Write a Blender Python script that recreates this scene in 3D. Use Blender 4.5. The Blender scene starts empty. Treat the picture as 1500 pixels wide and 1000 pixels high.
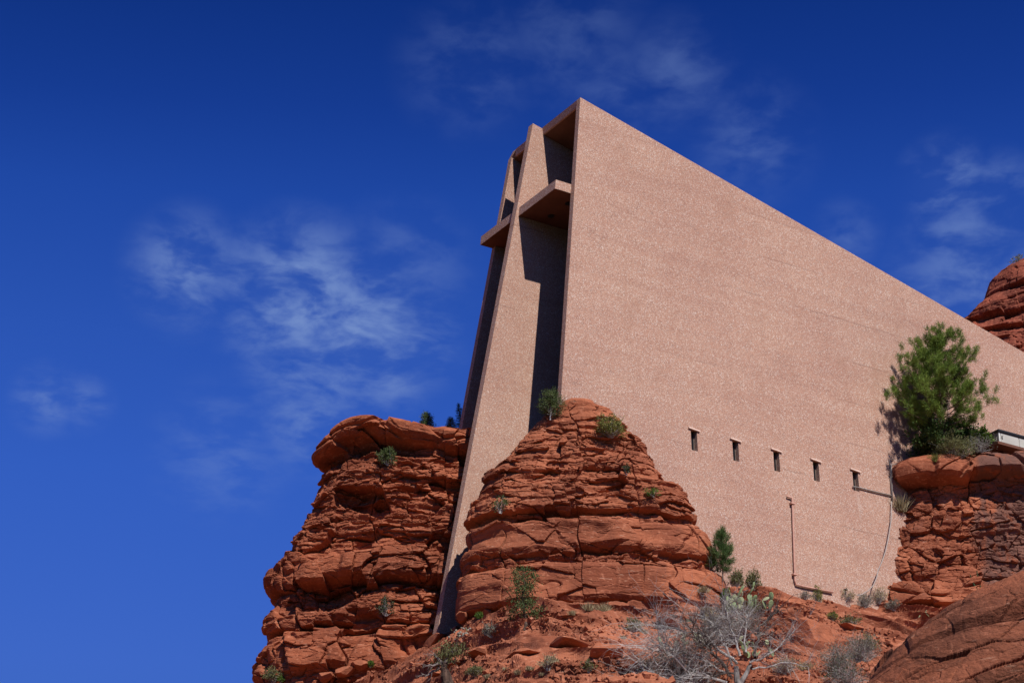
import bpy, math, random
import numpy as np
from mathutils import Vector, Matrix

random.seed(7)
RNG = np.random.default_rng(11)
SC = bpy.context.scene
COL = SC.collection

# ---------------------------------------------------------------- camera
F_PX = 3445.8            # focal length in pixels of the 1500 px wide photograph
PITCH = math.radians(25.088)
CP, SP = math.cos(PITCH), math.sin(PITCH)
cam_data = bpy.data.cameras.new('camera')
cam_data.sensor_width = 36.0
cam_data.lens = F_PX / 1500.0 * 36.0
cam_data.clip_start = 0.1
cam_data.clip_end = 5000
cam = bpy.data.objects.new('camera', cam_data)
COL.objects.link(cam)
cam.location = (0, 0, 0)
cam.rotation_euler = (math.radians(90) + PITCH, 0, 0)
SC.camera = cam

# ---------------------------------------------------------------- world, sun, exposure
SUN = Vector((0.3054, -0.6322, 0.7121)).normalized()
SUN_EL = math.asin(SUN.z)
SUN_AZ = math.atan2(SUN.x, SUN.y)      # clockwise from +Y
EXPOSURE = 0.0
SKY_STRENGTH = 0.15
SUN_STRENGTH = 5.0


def nn(nt, t, **kw):
    n = nt.nodes.new(t)
    for k, v in kw.items():
        setattr(n, k, v)
    return n


def math_node(nt, op, a, b=None, clamp=False):
    n = nn(nt, 'ShaderNodeMath', operation=op)
    n.use_clamp = clamp
    for i, v in enumerate((a, b)):
        if v is None:
            continue
        if isinstance(v, (int, float)):
            n.inputs[i].default_value = v
        else:
            nt.links.new(v, n.inputs[i])
    return n.outputs[0]


def mix_col(nt, fac, a, b, blend='MIX'):
    n = nn(nt, 'ShaderNodeMix', data_type='RGBA', blend_type=blend)
    for i, v in ((0, fac), (6, a), (7, b)):
        if isinstance(v, (int, float)):
            n.inputs[i].default_value = v
        elif isinstance(v, (tuple, list)):
            n.inputs[i].default_value = tuple(v) + (1.0,) if len(v) == 3 else v
        else:
            nt.links.new(v, n.inputs[i])
    return n.outputs[2]


def ramp(nt, fac, stops):
    n = nn(nt, 'ShaderNodeValToRGB')
    e = n.color_ramp.elements
    while len(e) < len(stops):
        e.new(0.5)
    for el, (p, c) in zip(e, stops):
        el.position = p
        el.color = (c, c, c, 1) if isinstance(c, (int, float)) else tuple(c) + (1,)
    nt.links.new(fac, n.inputs[0])
    return n.outputs[0]


def smooth(nt, v, lo, hi):
    n = nn(nt, 'ShaderNodeMapRange', interpolation_type='SMOOTHSTEP')
    nt.links.new(v, n.inputs[0])
    n.inputs[1].default_value = lo
    n.inputs[2].default_value = hi
    return n.outputs[0]


def px_dir(px, py):
    """Unit direction in the world through a pixel of the 1500 x 1000 photograph."""
    u, v = (px - 750) / F_PX, -(py - 500) / F_PX
    d = Vector((u, CP - SP * v, SP + CP * v))
    return d.normalized()


world = bpy.data.worlds.new('World')
SC.world = world
world.use_nodes = True
wt = world.node_tree
wt.nodes.clear()
sky = nn(wt, 'ShaderNodeTexSky', sky_type='NISHITA')
sky.sun_disc = False
sky.sun_elevation = SUN_EL
sky.sun_rotation = SUN_AZ
sky.altitude = 1400
sky.air_density = 1.0
sky.dust_density = 0.3
sky.ozone_density = 3.0
geo = nn(wt, 'ShaderNodeTexCoord')
sep = nn(wt, 'ShaderNodeSeparateXYZ')
wt.links.new(geo.outputs['Generated'], sep.inputs[0])
# the deep polarised blue of dry desert air: the sky grows darker and purer with height
tint = ramp(wt, sep.outputs[2], [(0.10, (.09, .12, .17)), (0.295, (.205, .339, .78)), (0.37, (.178, .350, .88)), (0.424, (.150, .325, .86)),
                                 (0.476, (.102, .272, .80)), (0.51, (.064, .200, .66)), (0.56, (.036, .140, .50)), (0.68, (.02, .07, .22)), (1.0, (.02, .06, .16))])
sky_deep = mix_col(wt, 1.0, sky.outputs[0], tint, 'MULTIPLY')
zz = math_node(wt, 'MAXIMUM', sep.outputs[2], 0.05)
comb = nn(wt, 'ShaderNodeCombineXYZ')
wt.links.new(math_node(wt, 'DIVIDE', sep.outputs[0], zz), comb.inputs[0])
wt.links.new(math_node(wt, 'DIVIDE', sep.outputs[1], zz), comb.inputs[1])
warp = nn(wt, 'ShaderNodeTexNoise')
warp.inputs['Scale'].default_value = 9.0
warp.inputs['Detail'].default_value = 4
wt.links.new(comb.outputs[0], warp.inputs['Vector'])
addv = nn(wt, 'ShaderNodeVectorMath', operation='MULTIPLY_ADD')
wt.links.new(warp.outputs['Color'], addv.inputs[0])
addv.inputs[1].default_value = (0.06, 0.06, 0.06)
wt.links.new(comb.outputs[0], addv.inputs[2])
mapn = nn(wt, 'ShaderNodeMapping')
mapn.inputs['Scale'].default_value = (17.0, 14.0, 1.0)
mapn.inputs['Rotation'].default_value = (0, 0, math.radians(-14))
wt.links.new(addv.outputs[0], mapn.inputs[0])
cn = nn(wt, 'ShaderNodeTexNoise')
cn.inputs['Scale'].default_value = 1.0
cn.inputs['Detail'].default_value = 9
cn.inputs['Roughness'].default_value = 0.56
wt.links.new(mapn.outputs[0], cn.inputs['Vector'])
# thin cirrus patches: (photo direction, angular radius x 1000, strength)
PATCHES = [(440, 435, 46, 1.0), (365, 410, 32, 0.5), (520, 480, 50, 0.9), (470, 530, 45, 0.6), (275, 395, 34, 0.7),
           (590, 400, 40, 0.3), (570, 550, 24, 0.6), (600, 500, 30, 0.6), (70, 585, 20, 0.45), (125, 590, 16, 0.35), (330, 660, 40, 0.25), (990, 110, 34, 0.28), (900, 130, 32, 0.2),
           (690, 95, 40, 0.22), (840, 55, 44, 0.18), (1100, 205, 36, 0.25), (1420, 420, 44, 0.5), (1410, 350, 30, 0.5),
           (1390, 268, 26, 0.6), (1460, 275, 22, 0.4), (455, 610, 34, 0.5), (1240, 345, 20, 0.25), (1470, 330, 30, 0.3)]
total = None
for (cx, cy, rad, st) in PATCHES:
    d = px_dir(cx, cy)
    dp = nn(wt, 'ShaderNodeVectorMath', operation='DISTANCE')
    wt.links.new(geo.outputs['Generated'], dp.inputs[0])
    dp.inputs[1].default_value = d
    g = math_node(wt, 'MULTIPLY', math_node(wt, 'SUBTRACT', 1.0, smooth(wt, dp.outputs['Value'], 0.0, rad / 1000.0)), st)
    total = g if total is None else math_node(wt, 'MAXIMUM', total, g)
dens = math_node(wt, 'MULTIPLY', smooth(wt, cn.outputs['Fac'], 0.36, 0.70), total, True)
veil = math_node(wt, 'MULTIPLY', total, 0.06)
cov = math_node(wt, 'MULTIPLY', math_node(wt, 'ADD', dens, veil), 0.95, True)
cloudy = mix_col(wt, cov, sky_deep, (1.30, 2.0, 4.0))
bg = nn(wt, 'ShaderNodeBackground')
bg.inputs['Strength'].default_value = SKY_STRENGTH
wt.links.new(cloudy, bg.inputs['Color'])
wo = nn(wt, 'ShaderNodeOutputWorld')
wt.links.new(bg.outputs[0], wo.inputs[0])

sl = bpy.data.lights.new('sun', 'SUN')
sl.energy = SUN_STRENGTH
sl.angle = math.radians(0.5)
sl.color = (1.0, 0.955, 0.89)
so = bpy.data.objects.new('sun', sl)
COL.objects.link(so)
so.rotation_euler = (-SUN).to_track_quat('-Z', 'Y').to_euler()

SC.view_settings.view_transform = 'Standard'
SC.view_settings.look = 'None'
SC.view_settings.exposure = EXPOSURE
SC.view_settings.gamma = 1.0
SC.cycles.max_bounces = 6
SC.cycles.diffuse_bounces = 1

# ---------------------------------------------------------------- object helpers


def tag(o, label=None, cat=None, group=None, kind=None):
    if label: o['label'] = label
    if cat: o['category'] = cat
    if group: o['group'] = group
    if kind: o['kind'] = kind
    return o


def mesh_obj(name, verts, faces, mat, parent=None, smooth_sh=False, loc=None):
    """verts (n,3) array; faces: (m,k) int array or a list of index lists."""
    verts = np.asarray(verts, dtype=np.float32)
    me = bpy.data.meshes.new(name)
    if isinstance(faces, np.ndarray):
        m, k = faces.shape
        me.vertices.add(len(verts))
        me.vertices.foreach_set('co', verts.ravel())
        me.loops.add(m * k)
        me.loops.foreach_set('vertex_index', faces.astype(np.int32).ravel())
        me.polygons.add(m)
        me.polygons.foreach_set('loop_start', np.arange(0, m * k, k, dtype=np.int32))
        me.polygons.foreach_set('use_smooth', np.full(m, smooth_sh, dtype=bool))
        me.update(calc_edges=True)
    else:
        me.from_pydata([tuple(v) for v in verts.tolist()], [], faces)
        me.polygons.foreach_set('use_smooth', np.full(len(me.polygons), smooth_sh, dtype=bool))
        me.update()
    me.materials.append(mat)
    o = bpy.data.objects.new(name, me)
    COL.objects.link(o)
    if parent is not None: o.parent = parent
    if loc is not None: o.location = loc
    return o


def empty(name, loc, rz=0.0):
    o = bpy.data.objects.new(name, None)
    o.empty_display_size = 0.3
    COL.objects.link(o)
    o.location = loc
    o.rotation_euler = (0, 0, rz)
    return o


class MB:
    """Collects polygons of one mesh."""

    def __init__(self):
        self.v, self.f = [], []

    def add(self, verts, faces):
        b = len(self.v)
        self.v += [tuple(p) for p in verts]
        self.f += [[i + b for i in f] for f in faces]

    def box(self, lo, hi):
        x0, y0, z0 = lo; x1, y1, z1 = hi
        self.add([(x0, y0, z0), (x1, y0, z0), (x1, y1, z0), (x0, y1, z0), (x0, y0, z1), (x1, y0, z1), (x1, y1, z1), (x0, y1, z1)],
                 [[3, 2, 1, 0], [4, 5, 6, 7], [0, 1, 5, 4], [1, 2, 6, 5], [2, 3, 7, 6], [3, 0, 4, 7]])

    def hexa(self, a, b):
        """closed prism between two like polygons a (front) and b (back)"""
        n = len(a)
        self.add(list(a) + list(b), [list(range(n))[::-1], list(range(n, 2 * n))] + [[i, (i + 1) % n, (i + 1) % n + n, i + n] for i in range(n)])

    def tube(self, pts, radii, sides=6, caps=True):
        pts = [Vector(p) for p in pts]
        if isinstance(radii, (int, float)): radii = [radii] * len(pts)
        b = len(self.v)
        prev = None
        for i, p in enumerate(pts):
            t = (pts[min(i + 1, len(pts) - 1)] - pts[max(i - 1, 0)]).normalized()
            if prev is None:
                u = t.orthogonal().normalized()
            else:
                u = (prev - t * prev.dot(t)).normalized()
            prev = u
            w = t.cross(u)
            for k in range(sides):
                a = 2 * math.pi * k / sides
                self.v.append(tuple(p + (u * math.cos(a) + w * math.sin(a)) * radii[i]))
        for i in range(len(pts) - 1):
            for k in range(sides):
                k2 = (k + 1) % sides
                self.f.append([b + i * sides + k, b + i * sides + k2, b + (i + 1) * sides + k2, b + (i + 1) * sides + k])
        if caps:
            self.f.append([b + k for k in range(sides)][::-1])
            e = b + (len(pts) - 1) * sides
            self.f.append([e + k for k in range(sides)])

    def build(self, name, mat, parent=None, smooth_sh=False, loc=None):
        return mesh_obj(name, np.array(self.v, dtype=np.float32).reshape(-1, 3), self.f, mat, parent, smooth_sh, loc)


# ---------------------------------------------------------------- numpy noise
def _h(ix, iy, iz, seed):
    with np.errstate(over='ignore'):
        h = (ix.astype(np.uint32) * np.uint32(374761393) + iy.astype(np.uint32) * np.uint32(668265263)
             + iz.astype(np.uint32) * np.uint32(2246822519) + np.uint32((seed * 3266489917) & 0xffffffff))
        h = (h ^ (h >> np.uint32(15))) * np.uint32(2246822519)
        h = (h ^ (h >> np.uint32(13))) * np.uint32(3266489917)
        return h ^ (h >> np.uint32(16))


def _u(h):
    return h.astype(np.float32) / np.float32(4294967296.0)


def gnoise(P, seed=0):
    """gradient noise about -1..1 for P (n,3)"""
    i = np.floor(P).astype(np.int64)
    f = (P - i).astype(np.float32)
    w = f * f * f * (f * (f * 6 - 15) + 10)
    out = np.zeros(len(P), dtype=np.float32)
    for dx in (0, 1):
        for dy in (0, 1):
            for dz in (0, 1):
                h = _h(i[:, 0] + dx, i[:, 1] + dy, i[:, 2] + dz, seed)
                gx = (h & np.uint32(1023)).astype(np.float32) / 511.5 - 1
                gy = ((h >> np.uint32(10)) & np.uint32(1023)).astype(np.float32) / 511.5 - 1
                gz = ((h >> np.uint32(20)) & np.uint32(1023)).astype(np.float32) / 511.5 - 1
                d = gx * (f[:, 0] - dx) + gy * (f[:, 1] - dy) + gz * (f[:, 2] - dz)
                wx = w[:, 0] if dx else 1 - w[:, 0]
                wy = w[:, 1] if dy else 1 - w[:, 1]
                wz = w[:, 2] if dz else 1 - w[:, 2]
                out += d * wx * wy * wz
    return out * 1.2


def fbm(P, octv=4, seed=0, gain=0.5, lac=2.1):
    a, s, out = 1.0, 0.0, np.zeros(len(P), dtype=np.float32)
    for o in range(octv):
        out += a * gnoise(P, seed + o * 17)
        s += a
        a *= gain
        P = P * lac + 13.7
    return out / s * 1.5


def worley(P, seed=0, jit=0.9):
    """F1, F2, cell random numbers r1 r2 r3, and offset to the cell's point (n,3)"""
    i = np.floor(P).astype(np.int64)
    n = len(P)
    f1 = np.full(n, 9e9, dtype=np.float32); f2 = f1.copy()
    cid = np.zeros(n, dtype=np.uint32)
    off = np.zeros((n, 3), dtype=np.float32)
    for dx in (-1, 0, 1):
        for dy in (-1, 0, 1):
            for dz in (-1, 0, 1):
                cx, cy, cz = i[:, 0] + dx, i[:, 1] + dy, i[:, 2] + dz
                h = _h(cx, cy, cz, seed)
                jx = ((h & np.uint32(1023)).astype(np.float32) / 1023 - .5) * jit + .5
                jy = (((h >> np.uint32(10)) & np.uint32(1023)).astype(np.float32) / 1023 - .5) * jit + .5
                jz = (((h >> np.uint32(20)) & np.uint32(1023)).astype(np.float32) / 1023 - .5) * jit + .5
                o = np.stack([P[:, 0] - (cx + jx), P[:, 1] - (cy + jy), P[:, 2] - (cz + jz)], 1).astype(np.float32)
                d = (o * o).sum(1)
                c1 = d < f1
                f2 = np.where(c1, f1, np.minimum(f2, d))
                f1 = np.where(c1, d, f1)
                cid = np.where(c1, h, cid)
                off[c1] = o[c1]
    z = np.zeros_like(cid)
    r = [_u(_h(cid, z + np.uint32(k), z, seed + 5)) for k in (1, 2, 3)]
    return np.sqrt(f1), np.sqrt(f2), r, off


def sstep(x, a, b):
    t = np.clip((x - a) / (b - a), 0, 1)
    return t * t * (3 - 2 * t)


def blocks(P, size, seed, amp, tilt=0.5, crack=0.25, crack_w=0.07, hollow=0.0):
    """broken-block relief: size = (x, y, z) extent of a block in metres"""
    S = np.array(size, dtype=np.float32)
    W = np.stack([gnoise(P / (S * 1.7) + 31.1, seed + 3), gnoise(P / (S * 1.7) + 7.7, seed + 4), gnoise(P / (S * 1.7) + 57.3, seed + 5) * 0.7], 1)
    f1, f2, r, off = worley(P / S + 0.32 * W, seed, 0.85)
    d = (r[0] - 0.5) * 2 * amp
    d += tilt * amp * ((r[1] - .5) * 2.4 * off[:, 0] + (r[2] - .35) * 2.4 * off[:, 2] + (r[0] - .5) * 1.6 * off[:, 1])
    if hollow:
        d -= hollow * (r[2] > 0.82) * (1 - sstep(f1, 0.25, 0.6) * 0.5)
    d -= crack * amp * (1 - sstep(f2 - f1, 0.0, crack_w * 2))
    return d


# ---------------------------------------------------------------- materials
def new_mat(name):
    m = bpy.data.materials.new(name)
    m.use_nodes = True
    nt = m.node_tree
    b = nt.nodes['Principled BSDF']
    b.inputs['Roughness'].default_value = 0.9
    b.inputs['Specular IOR Level'].default_value = 0.2
    return m, nt, b


def tex(nt, kind, scale, vec=None, detail=4, rough=0.55, stretch=None, rot=None):
    n = nn(nt, 'ShaderNodeTex' + kind)
    if vec is None:
        vec = nt.nodes.get('objco') or nn(nt, 'ShaderNodeTexCoord', name='objco')
        vec = vec.outputs['Object']
    if stretch is not None or rot is not None:
        mp = nn(nt, 'ShaderNodeMapping')
        if stretch: mp.inputs['Scale'].default_value = stretch
        if rot: mp.inputs['Rotation'].default_value = rot
        nt.links.new(vec, mp.inputs[0])
        vec = mp.outputs[0]
    nt.links.new(vec, n.inputs['Vector'])
    n.inputs['Scale'].default_value = scale
    if kind == 'Noise':
        n.inputs['Detail'].default_value = detail
        n.inputs['Roughness'].default_value = rough
    return n


def rock_mat(name, base=(0.395, 0.130, 0.066), dark=(0.23, 0.070, 0.037), pale=(0.50, 0.20, 0.115), varnish=0.35, fleck=0.5, tilt=0.0, varn_col=(0.085, 0.030, 0.022), bump=0.5, stain_x=None, bounce_cut_y=None):
    m, nt, b = new_mat(name)
    rot = (0, tilt, 0) if tilt else None
    big = tex(nt, 'Noise', 0.35, detail=5, rot=rot)
    fine = tex(nt, 'Noise', 5.0, detail=6, rough=0.65)
    col = mix_col(nt, smooth(nt, big.outputs['Fac'], 0.36, 0.64), dark, base)
    col = mix_col(nt, smooth(nt, fine.outputs['Fac'], 0.52, 0.75), col, pale)
    col = mix_col(nt, math_node(nt, 'MULTIPLY', smooth(nt, fine.outputs['Fac'], 0.47, 0.30), 0.45), col, dark)
    # bedding: thin bands stretched along the layers
    band = tex(nt, 'Noise', 1.0, detail=5, rough=0.7, stretch=(0.22, 0.22, 5.5), rot=rot)
    col = mix_col(nt, math_node(nt, 'MULTIPLY', smooth(nt, band.outputs['Fac'], 0.52, 0.72), 0.6), col, dark)
    col = mix_col(nt, math_node(nt, 'MULTIPLY', smooth(nt, band.outputs['Fac'], 0.45, 0.28), 0.45), col, pale)
    # desert varnish: dark patches with vertical streaks
    v1 = tex(nt, 'Noise', 0.55, detail=5, rough=0.6, stretch=(1.0, 1.0, 0.55))
    v2 = tex(nt, 'Noise', 2.4, detail=3, stretch=(1.0, 1.0, 0.3))
    vm = math_node(nt, 'MULTIPLY', smooth(nt, v1.outputs['Fac'], 0.52, 0.66), smooth(nt, v2.outputs['Fac'], 0.36, 0.62))
    col = mix_col(nt, math_node(nt, 'MULTIPLY', vm, varnish, True), col, varn_col)
    if stain_x is not None:      # grey-brown varnish curtain covering one end of the face
        ox = nn(nt, 'ShaderNodeSeparateXYZ'); nt.links.new(nt.nodes['objco'].outputs['Object'], ox.inputs[0])
        e = math_node(nt, 'ADD', ox.outputs[0], math_node(nt, 'MULTIPLY', v1.outputs['Fac'], 2.4))
        g = math_node(nt, 'MULTIPLY', smooth(nt, e, stain_x + 1.05, stain_x + 1.6), smooth(nt, v2.outputs['Fac'], 0.30, 0.52))
        col = mix_col(nt, math_node(nt, 'MULTIPLY', g, 0.78), col, (0.135, 0.075, 0.062))
    # pale mineral flecks lying in the bedding
    fl = tex(nt, 'Noise', 3.2, detail=3, rough=0.6, stretch=(0.8, 0.8, 3.6), rot=rot)
    fz = tex(nt, 'Noise', 0.5, detail=2, stretch=(0.3, 0.3, 1.6), rot=rot)
    fm = math_node(nt, 'MULTIPLY', smooth(nt, fl.outputs['Fac'], 0.635, 0.69), smooth(nt, fz.outputs['Fac'], 0.45, 0.60))
    col = mix_col(nt, math_node(nt, 'MULTIPLY', fm, fleck), col, (0.60, 0.35, 0.24))
    if bounce_cut_y is not None:      # unseen near slope coloured dark green-brown to cut red bounce into shadows
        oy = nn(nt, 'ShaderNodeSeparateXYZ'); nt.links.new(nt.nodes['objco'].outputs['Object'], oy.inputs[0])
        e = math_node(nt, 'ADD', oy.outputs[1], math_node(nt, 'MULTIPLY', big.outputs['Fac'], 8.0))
        col = mix_col(nt, smooth(nt, e, bounce_cut_y + 4, bounce_cut_y), col, (0.055, 0.062, 0.035))
    nt.links.new(col, b.inputs['Base Color'])
    bn = tex(nt, 'Noise', 7.0, detail=8, rough=0.7, stretch=(1, 1, 1.8))
    bp = nn(nt, 'ShaderNodeBump')
    bp.inputs['Strength'].default_value = bump
    bp.inputs['Distance'].default_value = 0.08
    nt.links.new(bn.outputs['Fac'], bp.inputs['Height'])
    nt.links.new(bp.outputs[0], b.inputs['Normal'])
    b.inputs['Roughness'].default_value = 0.92
    b.inputs['Specular IOR Level'].default_value = 0.12
    return m


M = {}
M['rock'] = rock_mat('red_sandstone')
M['cliff'] = rock_mat('red_sandstone_cliff', base=(0.36, 0.110, 0.054), dark=(0.21, 0.060, 0.031), varnish=0.25, fleck=0.35)
M['rightrock'] = rock_mat('varnished_sandstone', base=(0.40, 0.132, 0.067), varnish=0.5, varn_col=(0.12, 0.055, 0.045), stain_x=21.3)
M['slab'] = rock_mat('dark_varnished_slab', base=(0.30, 0.098, 0.052), dark=(0.14, 0.050, 0.030), pale=(0.40, 0.155, 0.092), varnish=0.75, fleck=0.3, tilt=math.radians(28), varn_col=(0.06, 0.026, 0.02), bump=0.8)
M['mesa'] = rock_mat('far_sandstone', base=(0.27, 0.070, 0.042), dark=(0.16, 0.042, 0.027), varnish=0.35, fleck=0.2)
M['block'] = rock_mat('fallen_sandstone', base=(0.40, 0.135, 0.070), dark=(0.25, 0.078, 0.042), varnish=0.3)
M['soil'] = rock_mat('red_slope', base=(0.41, 0.142, 0.076), dark=(0.26, 0.082, 0.044), pale=(0.53, 0.23, 0.14), varnish=0.55, fleck=0.5, bump=0.8, bounce_cut_y=66)


def concrete_mat(name, mul=1.0):
    m, nt, b = new_mat(name)
    v1 = tex(nt, 'Voronoi', 34.0)
    s = nn(nt, 'ShaderNodeSeparateColor')
    nt.links.new(v1.outputs['Color'], s.inputs[0])
    c = ramp(nt, s.outputs[0], [(0.0, (0.10, 0.06, 0.06)), (0.14, (0.28, 0.145, 0.115)), (0.40, (0.45, 0.215, 0.150)),
                                (0.70, (0.50, 0.265, 0.195)), (0.86, (0.60, 0.42, 0.355)), (0.95, (0.74, 0.61, 0.55)), (1.0, (0.84, 0.75, 0.70))])
    v2 = tex(nt, 'Voronoi', 80.0)
    s2 = nn(nt, 'ShaderNodeSeparateColor')
    nt.links.new(v2.outputs['Color'], s2.inputs[0])
    c2 = ramp(nt, s2.outputs[1], [(0.0, (0.26, 0.14, 0.115)), (0.4, (0.45, 0.225, 0.16)), (1.0, (0.60, 0.38, 0.30))])
    c = mix_col(nt, 0.22, mix_col(nt, 0.30, c, c2), (0.47, 0.258, 0.195))
    big = tex(nt, 'Noise', 0.22, detail=5, rough=0.6)
    c = mix_col(nt, smooth(nt, big.outputs['Fac'], 0.34, 0.66), mix_col(nt, 1.0, c, (0.94, 0.905, 0.905), 'MULTIPLY'), mix_col(nt, 1.0, c, (1.03, 1.03, 1.02), 'MULTIPLY'))
    # pour bands: long faint horizontal tone changes
    pour = tex(nt, 'Noise', 1.0, detail=3, stretch=(0.03, 0.03, 0.8))
    c = mix_col(nt, math_node(nt, 'MULTIPLY', smooth(nt, pour.outputs['Fac'], 0.50, 0.60), 0.3), c, mix_col(nt, 1.0, c, (0.86, 0.80, 0.80), 'MULTIPLY'))
    # joints between pours, broken and wavering
    oz = nn(nt, 'ShaderNodeSeparateXYZ'); nt.links.new(nt.nodes['objco'].outputs['Object'], oz.inputs[0])
    wv = tex(nt, 'Noise', 0.5, detail=3)
    zz = math_node(nt, 'FRACT', math_node(nt, 'ADD', math_node(nt, 'MULTIPLY', oz.outputs[2], 0.46), math_node(nt, 'MULTIPLY', wv.outputs['Fac'], 0.10)))
    jl = smooth(nt, math_node(nt, 'ABSOLUTE', math_node(nt, 'SUBTRACT', zz, 0.5)), 0.022, 0.004)
    jg = tex(nt, 'Noise', 0.28, detail=4, stretch=(1, .6, 2.5))
    c = mix_col(nt, math_node(nt, 'MULTIPLY', math_node(nt, 'MULTIPLY', jl, smooth(nt, jg.outputs['Fac'], 0.47, 0.66)), 0.55), c, (0.22, 0.115, 0.09))
    # rain and rock dust darken the foot and the upper edge in uneven patches
    pt = tex(nt, 'Noise', 0.7, detail=6, rough=0.65, stretch=(1, 1, .45))
    c = mix_col(nt, math_node(nt, 'MULTIPLY', smooth(nt, pt.outputs['Fac'], 0.54, 0.70), 0.30), c, (0.34, 0.165, 0.115))
    # wandering hairline cracks
    cr = tex(nt, 'Noise', 0.42, detail=5, rough=0.62, stretch=(1, 0.35, 1.5))
    ln = math_node(nt, 'ABSOLUTE', math_node(nt, 'SUBTRACT', cr.outputs['Fac'], 0.5))
    gate = tex(nt, 'Noise', 0.30, detail=2)
    lm = math_node(nt, 'MULTIPLY', smooth(nt, ln, 0.0035, 0.001), smooth(nt, gate.outputs['Fac'], 0.56, 0.66))
    c = mix_col(nt, math_node(nt, 'MULTIPLY', lm, 0.5), c, (0.17, 0.09, 0.075))
    # pale lime streaks running down
    st = tex(nt, 'Noise', 1.0, detail=4, stretch=(2.2, 2.2, 0.16))
    sg = tex(nt, 'Noise', 0.17, detail=2)
    sm = math_node(nt, 'MULTIPLY', smooth(nt, st.outputs['Fac'], 0.62, 0.78), smooth(nt, sg.outputs['Fac'], 0.5, 0.62))
    c = mix_col(nt, math_node(nt, 'MULTIPLY', sm, 0.25), c, (0.62, 0.47, 0.41))
    c = mix_col(nt, 1.0, c, (0.975, 1.065, 1.045), 'MULTIPLY')
    nt.links.new(c, b.inputs['Base Color'])
    bp = nn(nt, 'ShaderNodeBump')
    bp.inputs['Strength'].default_value = 0.35
    bp.inputs['Distance'].default_value = 0.02
    nt.links.new(v1.outputs['Distance'], bp.inputs['Height'])
    nt.links.new(bp.outputs[0], b.inputs['Normal'])
    b.inputs['Roughness'].default_value = 0.85
    return m


M['concrete'] = concrete_mat('exposed_aggregate')


def flat_mat(name, col, rough=0.7, metal=0.0, spec=0.3, vary=0.25, scale=6.0, stretch=None):
    m, nt, b = new_mat(name)
    n = tex(nt, 'Noise', scale, detail=5, rough=0.65, stretch=stretch)
    lo = tuple(c * (1 - vary) for c in col); hi = tuple(min(1, c * (1 + vary)) for c in col)
    nt.links.new(mix_col(nt, smooth(nt, n.outputs['Fac'], 0.3, 0.7), lo, hi), b.inputs['Base Color'])
    b.inputs['Roughness'].default_value = rough
    b.inputs['Metallic'].default_value = metal
    b.inputs['Specular IOR Level'].default_value = spec
    return m


def leaf_mat(name, a, bcol, scale=3.0, trans=0.25):
    m, nt, b = new_mat(name)
    n = tex(nt, 'Noise', scale, detail=3)
    g = nn(nt, 'ShaderNodeNewGeometry')
    f = math_node(nt, 'ADD', math_node(nt, 'MULTIPLY', g.outputs['Random Per Island'], 0.6), math_node(nt, 'MULTIPLY', smooth(nt, n.outputs['Fac'], 0.35, 0.65), 0.4))
    c = mix_col(nt, f, a, bcol)
    nt.links.new(c, b.inputs['Base Color'])
    b.inputs['Roughness'].default_value = 0.65
    tr = nn(nt, 'ShaderNodeBsdfTranslucent')
    nt.links.new(c, tr.inputs['Color'])
    mx = nn(nt, 'ShaderNodeMixShader')
    mx.inputs[0].default_value = trans
    nt.links.new(b.outputs[0], mx.inputs[1]); nt.links.new(tr.outputs[0], mx.inputs[2])
    nt.links.new(mx.outputs[0], nt.nodes['Material Output'].inputs[0])
    return m


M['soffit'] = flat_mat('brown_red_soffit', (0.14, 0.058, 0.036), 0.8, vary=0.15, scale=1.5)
M['glass'] = flat_mat('dark_glass', (0.012, 0.013, 0.016), 0.08, spec=0.5, vary=0.2)
M['frame'] = flat_mat('weathered_frame', (0.12, 0.085, 0.07), 0.7)
M['lintel'] = flat_mat('pale_copper_flashing', (0.78, 0.57, 0.46), 0.55, vary=0.12)
M['pipe'] = flat_mat('painted_pipe', (0.56, 0.31, 0.235), 0.5, vary=0.15)
M['conduit'] = flat_mat('grey_conduit', (0.23, 0.20, 0.185), 0.45, vary=0.2)
M['hose'] = flat_mat('pale_cable', (0.36, 0.31, 0.28), 0.55, vary=0.15)
M['metal'] = flat_mat('grey_painted_metal', (0.47, 0.45, 0.40), 0.5, vary=0.08, scale=2)
M['metal_light'] = flat_mat('light_painted_metal', (0.62, 0.61, 0.57), 0.45, vary=0.06, scale=2)
M['dark'] = flat_mat('dark_lamp_housing', (0.02, 0.02, 0.02), 0.5)
M['snagbark'] = flat_mat('dark_twisted_bark', (0.075, 0.045, 0.033), 0.95, vary=0.6, scale=9, stretch=(1, 1, 0.2))
M['bark'] = flat_mat('brown_bark', (0.10, 0.065, 0.048), 0.95, vary=0.5, scale=9, stretch=(1, 1, 0.25))
M['greywood'] = flat_mat('bleached_wood', (0.38, 0.35, 0.33), 0.9, vary=0.45, scale=7, stretch=(1, 1, 0.3))
M['snagwood'] = flat_mat('grey_brown_dead_limb', (0.19, 0.155, 0.14), 0.95, vary=0.5, scale=8)
M['trunkwood'] = flat_mat('split_grey_trunk', (0.24, 0.215, 0.20), 0.95, vary=0.6, scale=6, stretch=(1, 1, 0.2))
M['darkwood'] = flat_mat('dark_dead_wood', (0.10, 0.078, 0.068), 0.95, vary=0.6, scale=8)
M['pine'] = leaf_mat('pine_needles', (0.060, 0.115, 0.018), (0.24, 0.335, 0.058), 2.0)
M['youngpine'] = leaf_mat('young_pine_needles', (0.045, 0.095, 0.028), (0.13, 0.20, 0.060), 2.0)
M['juniper'] = leaf_mat('juniper_foliage', (0.060, 0.090, 0.028), (0.125, 0.160, 0.055), 4.0)
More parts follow.
